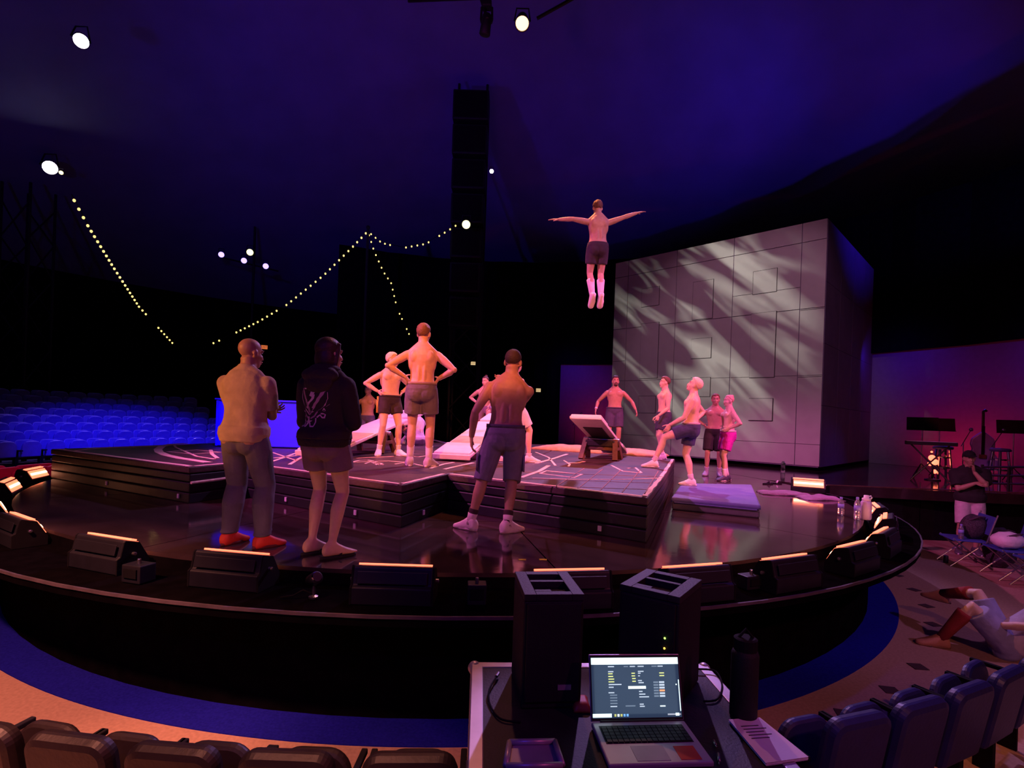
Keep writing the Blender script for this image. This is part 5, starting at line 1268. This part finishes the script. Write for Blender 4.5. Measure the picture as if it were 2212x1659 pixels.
# print on the back of the hoodie: flat stripes laid on the cloth
from mathutils.bvhtree import BVHTree
me = hd_.data; bv = BVHTree.FromPolygons([v.co.copy() for v in me.vertices], [tuple(f.vertices) for f in me.polygons])
k_ = p.k
def onback(x, z):
    q = p.T((x, 0, z)) * k_; hit = bv.ray_cast(Vector((q.x, -1.0, q.z)), Vector((0, 1, 0)))
    return (hit[0] + Vector((0, -.003, 0))) if hit[0] else Vector((q.x, -.17, q.z))
def stripe(pts, wd, m, closed=False, name='print'):
    P = []
    if closed: pts = pts + pts[:1]
    for i in range(len(pts) - 1):
        a, b = Vector(pts[i]), Vector(pts[i + 1]); n = max(1, int((b - a).length / .015))
        P += [a.lerp(b, j / n) for j in range(n)]
    P.append(Vector(pts[-1])); mb = MB(); vs = []
    for i, q in enumerate(P):
        t = (P[min(i + 1, len(P) - 1)] - P[max(i - 1, 0)]).normalized(); n = Vector((-t.y, t.x)) * wd / 2
        vs += [onback(q.x + n.x, q.y + n.y), onback(q.x - n.x, q.y - n.y)]
    mb.add(vs, [(2 * i, 2 * i + 1, 2 * i + 3, 2 * i + 2) for i in range(len(P) - 1)])
    obj(name, mb.mesh(name), m, hd_)
PR = mat('hoodie print pale', (.9, .68, .76), .7, var=.1); PD = mat('hoodie print dull', (.55, .32, .44), .7, var=.1)
# coordinates measured on the photograph's crop and mapped to the back (x across, z up from the pelvis)
def hm(x, y): return ((x - 700) / 1548 * .5 + .01, .40 - (y - 350) / 1659 * .53)
S = lambda pts, wd, m=PR, c=False: stripe([hm(*q) for q in pts], wd * .55, m, c)
S([(225, 390), (460, 1030), (915, 400)], .012, PD); S([(250, 400), (470, 960)], .02, PD); S([(860, 410), (540, 870)], .03, PD); S([(215, 380), (370, 400)], .008); S([(640, 425), (900, 395)], .01, PD)
S([(205, 450), (175, 600), (200, 760), (270, 870), (380, 960), (450, 1030)], .006); S([(930, 470), (935, 620), (870, 770), (760, 890), (640, 950), (520, 960)], .006)
S([(600, 450), (520, 560), (600, 560), (510, 680), (430, 740), (360, 870)], .035); S([(560, 470), (500, 590)], .05)
S([(190, 930), (300, 1030), (430, 1130)], .02, PD); S([(680, 940), (600, 1050), (490, 1120)], .02, PD)
S([(190, 1060), (230, 1080), (270, 1160), (210, 1250), (200, 1310), (270, 1320), (330, 1290), (340, 1200), (280, 1150)], .018); S([(430, 1080), (440, 1180), (380, 1300), (340, 1300)], .03); S([(450, 1180), (520, 1300), (600, 1300), (640, 1200), (640, 1090)], .02); S([(310, 1195), (600, 1165)], .008); S([(660, 1090), (740, 1030), (800, 1090), (850, 1080), (870, 1000), (760, 1000)], .018)
S([(840, 870), (870, 910), (840, 940), (810, 910)], .008, PR, True); S([(890, 830), (970, 760)], .006)
# ---- man in cargo shorts, near centre
p = Person('c', gp(1074, 1149, ST), 2, 1.82, 'person seen from behind, shirtless, in blue grey cargo shorts and white high shoes', SK2, lean=3, side=5, arms={'L': {'w': (-.27, .02, .87), 'hd': (.05, .15, -1), 'pole': (-.6, -1, 0), 'curl': .35}, 'R': {'p': 'chin'}}, legs={'R': {'a': (.09, -.02, .085), 'toe': -50}, 'L': {'a': (-.25, .05, .085), 'toe': 50}}, head=(-16, 0), build=1.02, vox=.0075, pel=(.045, 0, -.01))
o = p.shorts((.22, .2, .33), .53, .035, .015, (.1, .09, .15)); p.hair((.05, .03, .025), 'buzz'); p.face()
for nm in 'RL':
    sg, hip, kn, an, *_ = p.leg[nm]; c = hip.lerp(kn, .62) + Vector((sg * .098, .0, 0))
    p.part('cargo_pocket', MB().box(c, (.018, .13, .16)), clothm((.22, .2, .33)), parent=o)
p.shoes((.8, .7, .7), (.6, .5, .52), (.05, .03, .03), .12, True)
# ---- tall man on the platform
p = Person('d', gp(905, 1008, PT), 4, 1.93, 'tallest person, shirtless, seen from behind with hands on hips in grey shorts', SK1, lean=2, arms={'L': {'p': 'hip', 'w': (-.2, .0, 1.07)}, 'R': {'p': 'hip', 'w': (.19, .02, 1.06)}}, legs={'R': {'a': (.115, -.02, .085), 'toe': -25}, 'L': {'a': (-.115, .04, .085), 'toe': 10}}, head=(-15, 4), build=1.0, vox=.009)
p.shorts((.16, .14, .2), .32, .06, .018, (.3, .22, .2)); p.hair((.2, .1, .05), 'short', .7); p.shoes((.55, .5, .62), (.8, .75, .8), (.8, .76, .85), .17); p.face()
# ---- blond man
p = Person('e', gp(838, 984, PT), 214, 1.72, 'person with blond hair and hands on hips in black shorts with yellow trim', SK3, lean=3, arms={'L': {'p': 'hip'}, 'R': {'p': 'hip'}}, legs={'R': {'a': (.16, .0, .085), 'toe': -25}, 'L': {'a': (-.15, .08, .085), 'toe': 20}}, head=(46, 2), vox=.009)
o = p.shorts((.03, .02, .03), .25, .05, .016, (.03, .02, .03)); p.hair((.85, .7, .5), 'short'); p.face((.5, .35, .2)); p.shoes((.8, .75, .8), (.75, .7, .75), (.8, .75, .8), .1)
sg, hip, kn, *_ = p.leg['R']
for dy in (-.03, .02):
    p.part('trim_stripe', MB().tube([hip + Vector((.118, dy, .07)), hip.lerp(kn, .2) + Vector((.122, dy, 0)), hip.lerp(kn, .48) + Vector((.115, dy, 0))], .006, 6), clothm((.9, .55, .1), 0), parent=o)
# ---- man behind the left teeterboard
q = dp(794, 900, 13.55); p = Person('f', (q.x, q.y, ST), 172, 1.86, 'person standing shirtless in blue shorts behind the left teeterboard', SK3, arms={'L': {'w': (-.3, .05, .9), 'hd': (-.1, .2, -1), 'pole': (-1, -.5, 0)}, 'R': {'w': (.33, .1, .93), 'hd': (.2, .2, -1), 'pole': (1, -.5, 0)}}, head=(0, -8))
p.shorts((.16, .16, .34), .4, .05); p.hair((.08, .04, .03), 'short', .8); p.face(); p.shoes((.7, .65, .7))
# ---- seated person behind the tall man
q = gp(902, 962, PT); p = Person('g', (q.x, q.y, PT), 60, 1.74, 'person sitting on the platform behind the tall acrobat in white shirt', SK2, lean=14, pel=(0, 0, -.79), arms={'R': {'w': (.2, .3, .42), 'pole': (1, -.3, 0), 'hd': (-.2, .6, -.6)}, 'L': {'w': (-.2, .3, .42), 'pole': (-1, -.3, 0), 'hd': (.2, .6, -.6)}}, legs={'R': {'a': (.16, .58, .085), 'pole': (.3, .2, 1), 'toe': -15}, 'L': {'a': (-.16, .52, .085), 'pole': (-.3, .2, 1), 'toe': 15}}, head=(0, 12))
p.shorts((.1, .08, .14), .36, .04); p.shirt((.8, .76, .88)); p.hair((.1, .06, .04), 'short'); p.face(); p.shoes((.75, .7, .75), (.7, .68, .75), (.85, .8, .88), .16)
# ---- man with top bun, one foot on the middle board
q = dp(1047, 900, 12.3); p = Person('h', (q.x, q.y, PT), 176, 1.68, 'person with a small top bun leaning a hand on a raised knee', SK3, lean=6, arms={'L': {'w': (-.13, .36, .98), 'hd': (.1, .5, -.8), 'pole': (-1, -.3, .1)}, 'R': {'p': 'hip'}}, legs={'L': {'a': (-.13, .42, .42), 'pole': (-.1, 1, .3), 'toe': 8}, 'R': {'a': (.12, -.02, .085)}}, head=(-22, -2))
p.shorts((.3, .2, .32), .34, .05); p.hair((.1, .05, .04), 'bun'); p.face(); p.shoes((.75, .7, .75))
# ---- person hidden behind the man in cargo shorts
q = gp(1144, 1002, PT); p = Person('i', (q.x - .3, q.y + .25, PT), -70, 1.72, 'person mostly hidden behind the man in cargo shorts, white shorts and white shoes', SK3, arms={'R': {'p': 'hip', 'w': (.17, .0, 1.08)}, 'L': {'p': 'down'}}, legs={'R': {'a': (.1, .28, .085), 'toe': -5}, 'L': {'a': (-.11, -.2, .085)}}, pel=(0, .06, -.04), lean=-4, head=(10, -4))
p.shorts((.8, .76, .82), .4, .05); p.hair((.06, .035, .03), 'short'); p.face(); p.shoes((.85, .8, .85), (.8, .75, .8), (.8, .7, .75), .06)
# ---- man with moustache behind the right board
q = dp(1327, 900, 11.95); p = Person('j', (q.x, q.y, PT), 172, 1.76, 'person with a moustache, arms held away from the sides, behind the tilted teeterboard', SK2, arms={'L': {'w': (-.46, .1, .97), 'hd': (-.3, .1, -1), 'pole': (-.3, -1, .3)}, 'R': {'w': (.42, .1, .96), 'hd': (.1, .25, -1), 'pole': (.3, -1, .3)}}, legs={'R': {'a': (.11, .0, .085)}, 'L': {'a': (-.1, .02, .085)}}, head=(6, 4), build=1.03)
p.shorts((.07, .06, .12), .42, .05, .02, (.05, .04, .09)); p.hair((.04, .025, .02), 'curly'); p.face((.04, .02, .02), (.05, .03, .025)); p.shoes((.6, .55, .6)); p.wristband('R', (.85, .8, .85))
# ---- man in profile by the cube
q = dp(1434, 900, 9.95); p = Person('k', (q.x, q.y, PT), 96, 1.6, 'person in profile with brown hair and dark shorts between the tilted board and the cube', SK3, arms={'L': {'w': (-.2, .2, .9), 'hd': (.05, .3, -1), 'pole': (-.3, -1, 0), 'curl': .8}, 'R': {'p': 'down'}}, legs={'R': {'a': (.09, -.05, .085)}, 'L': {'a': (-.09, .07, .085)}}, head=(0, 6))
p.shorts((.05, .045, .1), .36, .05); p.hair((.16, .08, .06), 'top'); p.face((.1, .05, .03)); p.shoes((.8, .75, .8), (.8, .75, .8), (.8, .75, .8), .06)
# ---- man with pale hair, one foot up on the platform
q = gp(1488, 1050, ST + .165); p = Person('l', (q.x, q.y, ST + .165), 66, 1.68, 'person with pale bleached hair looking up, one foot on the platform edge, navy shorts', SK3, lean=-2, arms={'L': {'w': (-.17, .3, .96), 'hd': (.1, .5, -.8), 'pole': (-.4, -1, .1)}, 'R': {'p': 'hip', 'w': (.21, -.05, 1.05), 'pole': (1, -.6, .1)}}, legs={'L': {'a': (-.2, .52, .36), 'pole': (-.25, 1, .6), 'toe': 10}, 'R': {'a': (.09, -.03, .085), 'toe': 8}}, head=(4, 24), build=1.08)
p.shorts((.045, .05, .14), .3, .05, .018, (.5, .4, .5)); p.hair((.88, .74, .6), 'top', 1.0); p.face((.5, .35, .25)); p.shoes((.85, .78, .8), (.8, .75, .8), (.62, .52, .66), .1)
# ---- man in black shorts
q = gp(1540, 1028, ST); p = Person('m', (q.x, q.y, ST), 158, 1.82, 'person in long black shorts with hands on hips beside the one in magenta shorts', SK2, arms={'R': {'p': 'hip'}, 'L': {'p': 'hip'}}, legs={'R': {'a': (.13, .02, .085)}, 'L': {'a': (-.12, -.02, .085)}}, head=(4, 0))
p.shorts((.018, .014, .016), .45, .06, .022); p.hair((.2, .1, .05), 'short'); p.face(); p.shoes((.25, .25, .35), (.1, .1, .12), (.4, .35, .5), .1)
# ---- man with bun in magenta shorts
q = gp(1569, 1038, ST); p = Person('n', (q.x, q.y, ST), 92, 1.76, 'person with blond hair in a bun wearing bright magenta shorts', SK3, arms={'L': {'p': 'hip', 'w': (-.19, .06, 1.05)}, 'R': {'p': 'hip'}}, legs={'R': {'a': (.1, -.06, .085)}, 'L': {'a': (-.1, .08, .085)}}, head=(8, 2))
p.bunlow = True
p.shorts((.55, .015, .45), .36, .06, .02, (.8, .6, .75)); p.hair((.75, .5, .38), 'bun'); p.face((.4, .25, .15)); p.shoes((.05, .05, .1), (.6, .55, .65), (.8, .74, .85), .16)
# ---- acrobat in the air
q = dp(1287, 652, 8.9); p = Person('o', (q.x, q.y, q.z), 6, 1.76, 'airborne person with arms stretched wide high above the right teeterboard', SK1, lean=0, side=-2, arms={'L': {'w': (-.7, .0, 1.34), 'hd': (-1, 0, -.05), 'pole': (0, -1, 0), 'curl': .1, 'n': (0, .3, -1)}, 'R': {'w': (.68, .0, 1.56), 'hd': (1, 0, .3), 'pole': (0, -1, 0), 'curl': .1, 'n': (0, .3, -1)}}, legs={'R': {'a': (.075, -.03, .1), 'pitch': -50, 'toe': -4}, 'L': {'a': (-.065, .0, .1), 'pitch': -50, 'toe': 4}}, head=(0, -14))
p.shorts((.05, .035, .06), .3, .04); p.hair((.2, .1, .08), 'short'); p.face(); p.shoes((.8, .74, .82), (.7, .65, .75), (.85, .8, .9), .3)
# ---- man in black shirt and cap by the chairs
q = dp(2098, 1000, 9.25); p = Person('q', (q.x, q.y, 0), 150, 1.84, 'person in black shirt, black cap and pale shorts with a hand at the chin', SK2, lean=4, side=4, arms={'R': {'p': 'fold', 'w': (-.02, .22, 1.2)}, 'L': {'p': 'chin', 'w': (.0, .2, 1.38)}}, legs={'R': {'a': (.13, .05, .085)}, 'L': {'a': (-.1, -.03, .085)}}, head=(4, 2), build=1.1)
p.shirt((.02, .016, .018), .03, .4, -.12, wide=.01); p.shorts((.62, .5, .56), .5, .04, .014); p.hair((.03, .02, .02), 'short'); p.face()
cap = MB().ell(p.hc + p.Rh @ Vector((0, -.012, .045)), (.086, .106, .08), p.Rh, 28, 18, lambda d: 1 if d.z > -.15 else .9); co = p.part('cap', cap, clothm((.015, .012, .015), .2))
p.part('brim', MB().ell(p.hc + p.Rh @ Vector((0, .1, .04)), (.075, .07, .008), p.Rh @ Matrix.Rotation(-.15, 3, 'X'), 20, 8), clothm((.015, .012, .015), .2), parent=co); p.shoes((.1, .08, .1))
# ---- reclining man at the right
q = gp(2205, 1380, .12); p = Person('r', (q.x - .26, q.y - .12, 0), 62, 1.78, 'person reclining on the carpet with knees up in denim shorts and dark red socks', SK3, lean=-52, pel=(0, 0, -.79), pelpitch=38,
           arms={'R': {'w': (.34, -.36, .1), 'hd': (.2, -.7, -.3), 'pole': (.3, -1, .3)}, 'L': {'w': (-.12, .12, .3), 'hd': (.6, .6, -.1), 'pole': (-1, -.2, .3)}},
           legs={'L': {'a': (-.1, .5, .085), 'pole': (-.1, .3, 1), 'toe': 5}, 'R': {'a': (.56, .36, .36), 'pole': (.2, .3, 1), 'toe': -40}}, head=(0, -20))
p.shorts((.3, .32, .55), .42, .06, .02); p.shirt((.5, .45, .6)); p.hair((.2, .1, .06), 'short'); p.face(); p.shoes((.55, .25, .15), (.3, .15, .1), (.3, .03, .03), .34)
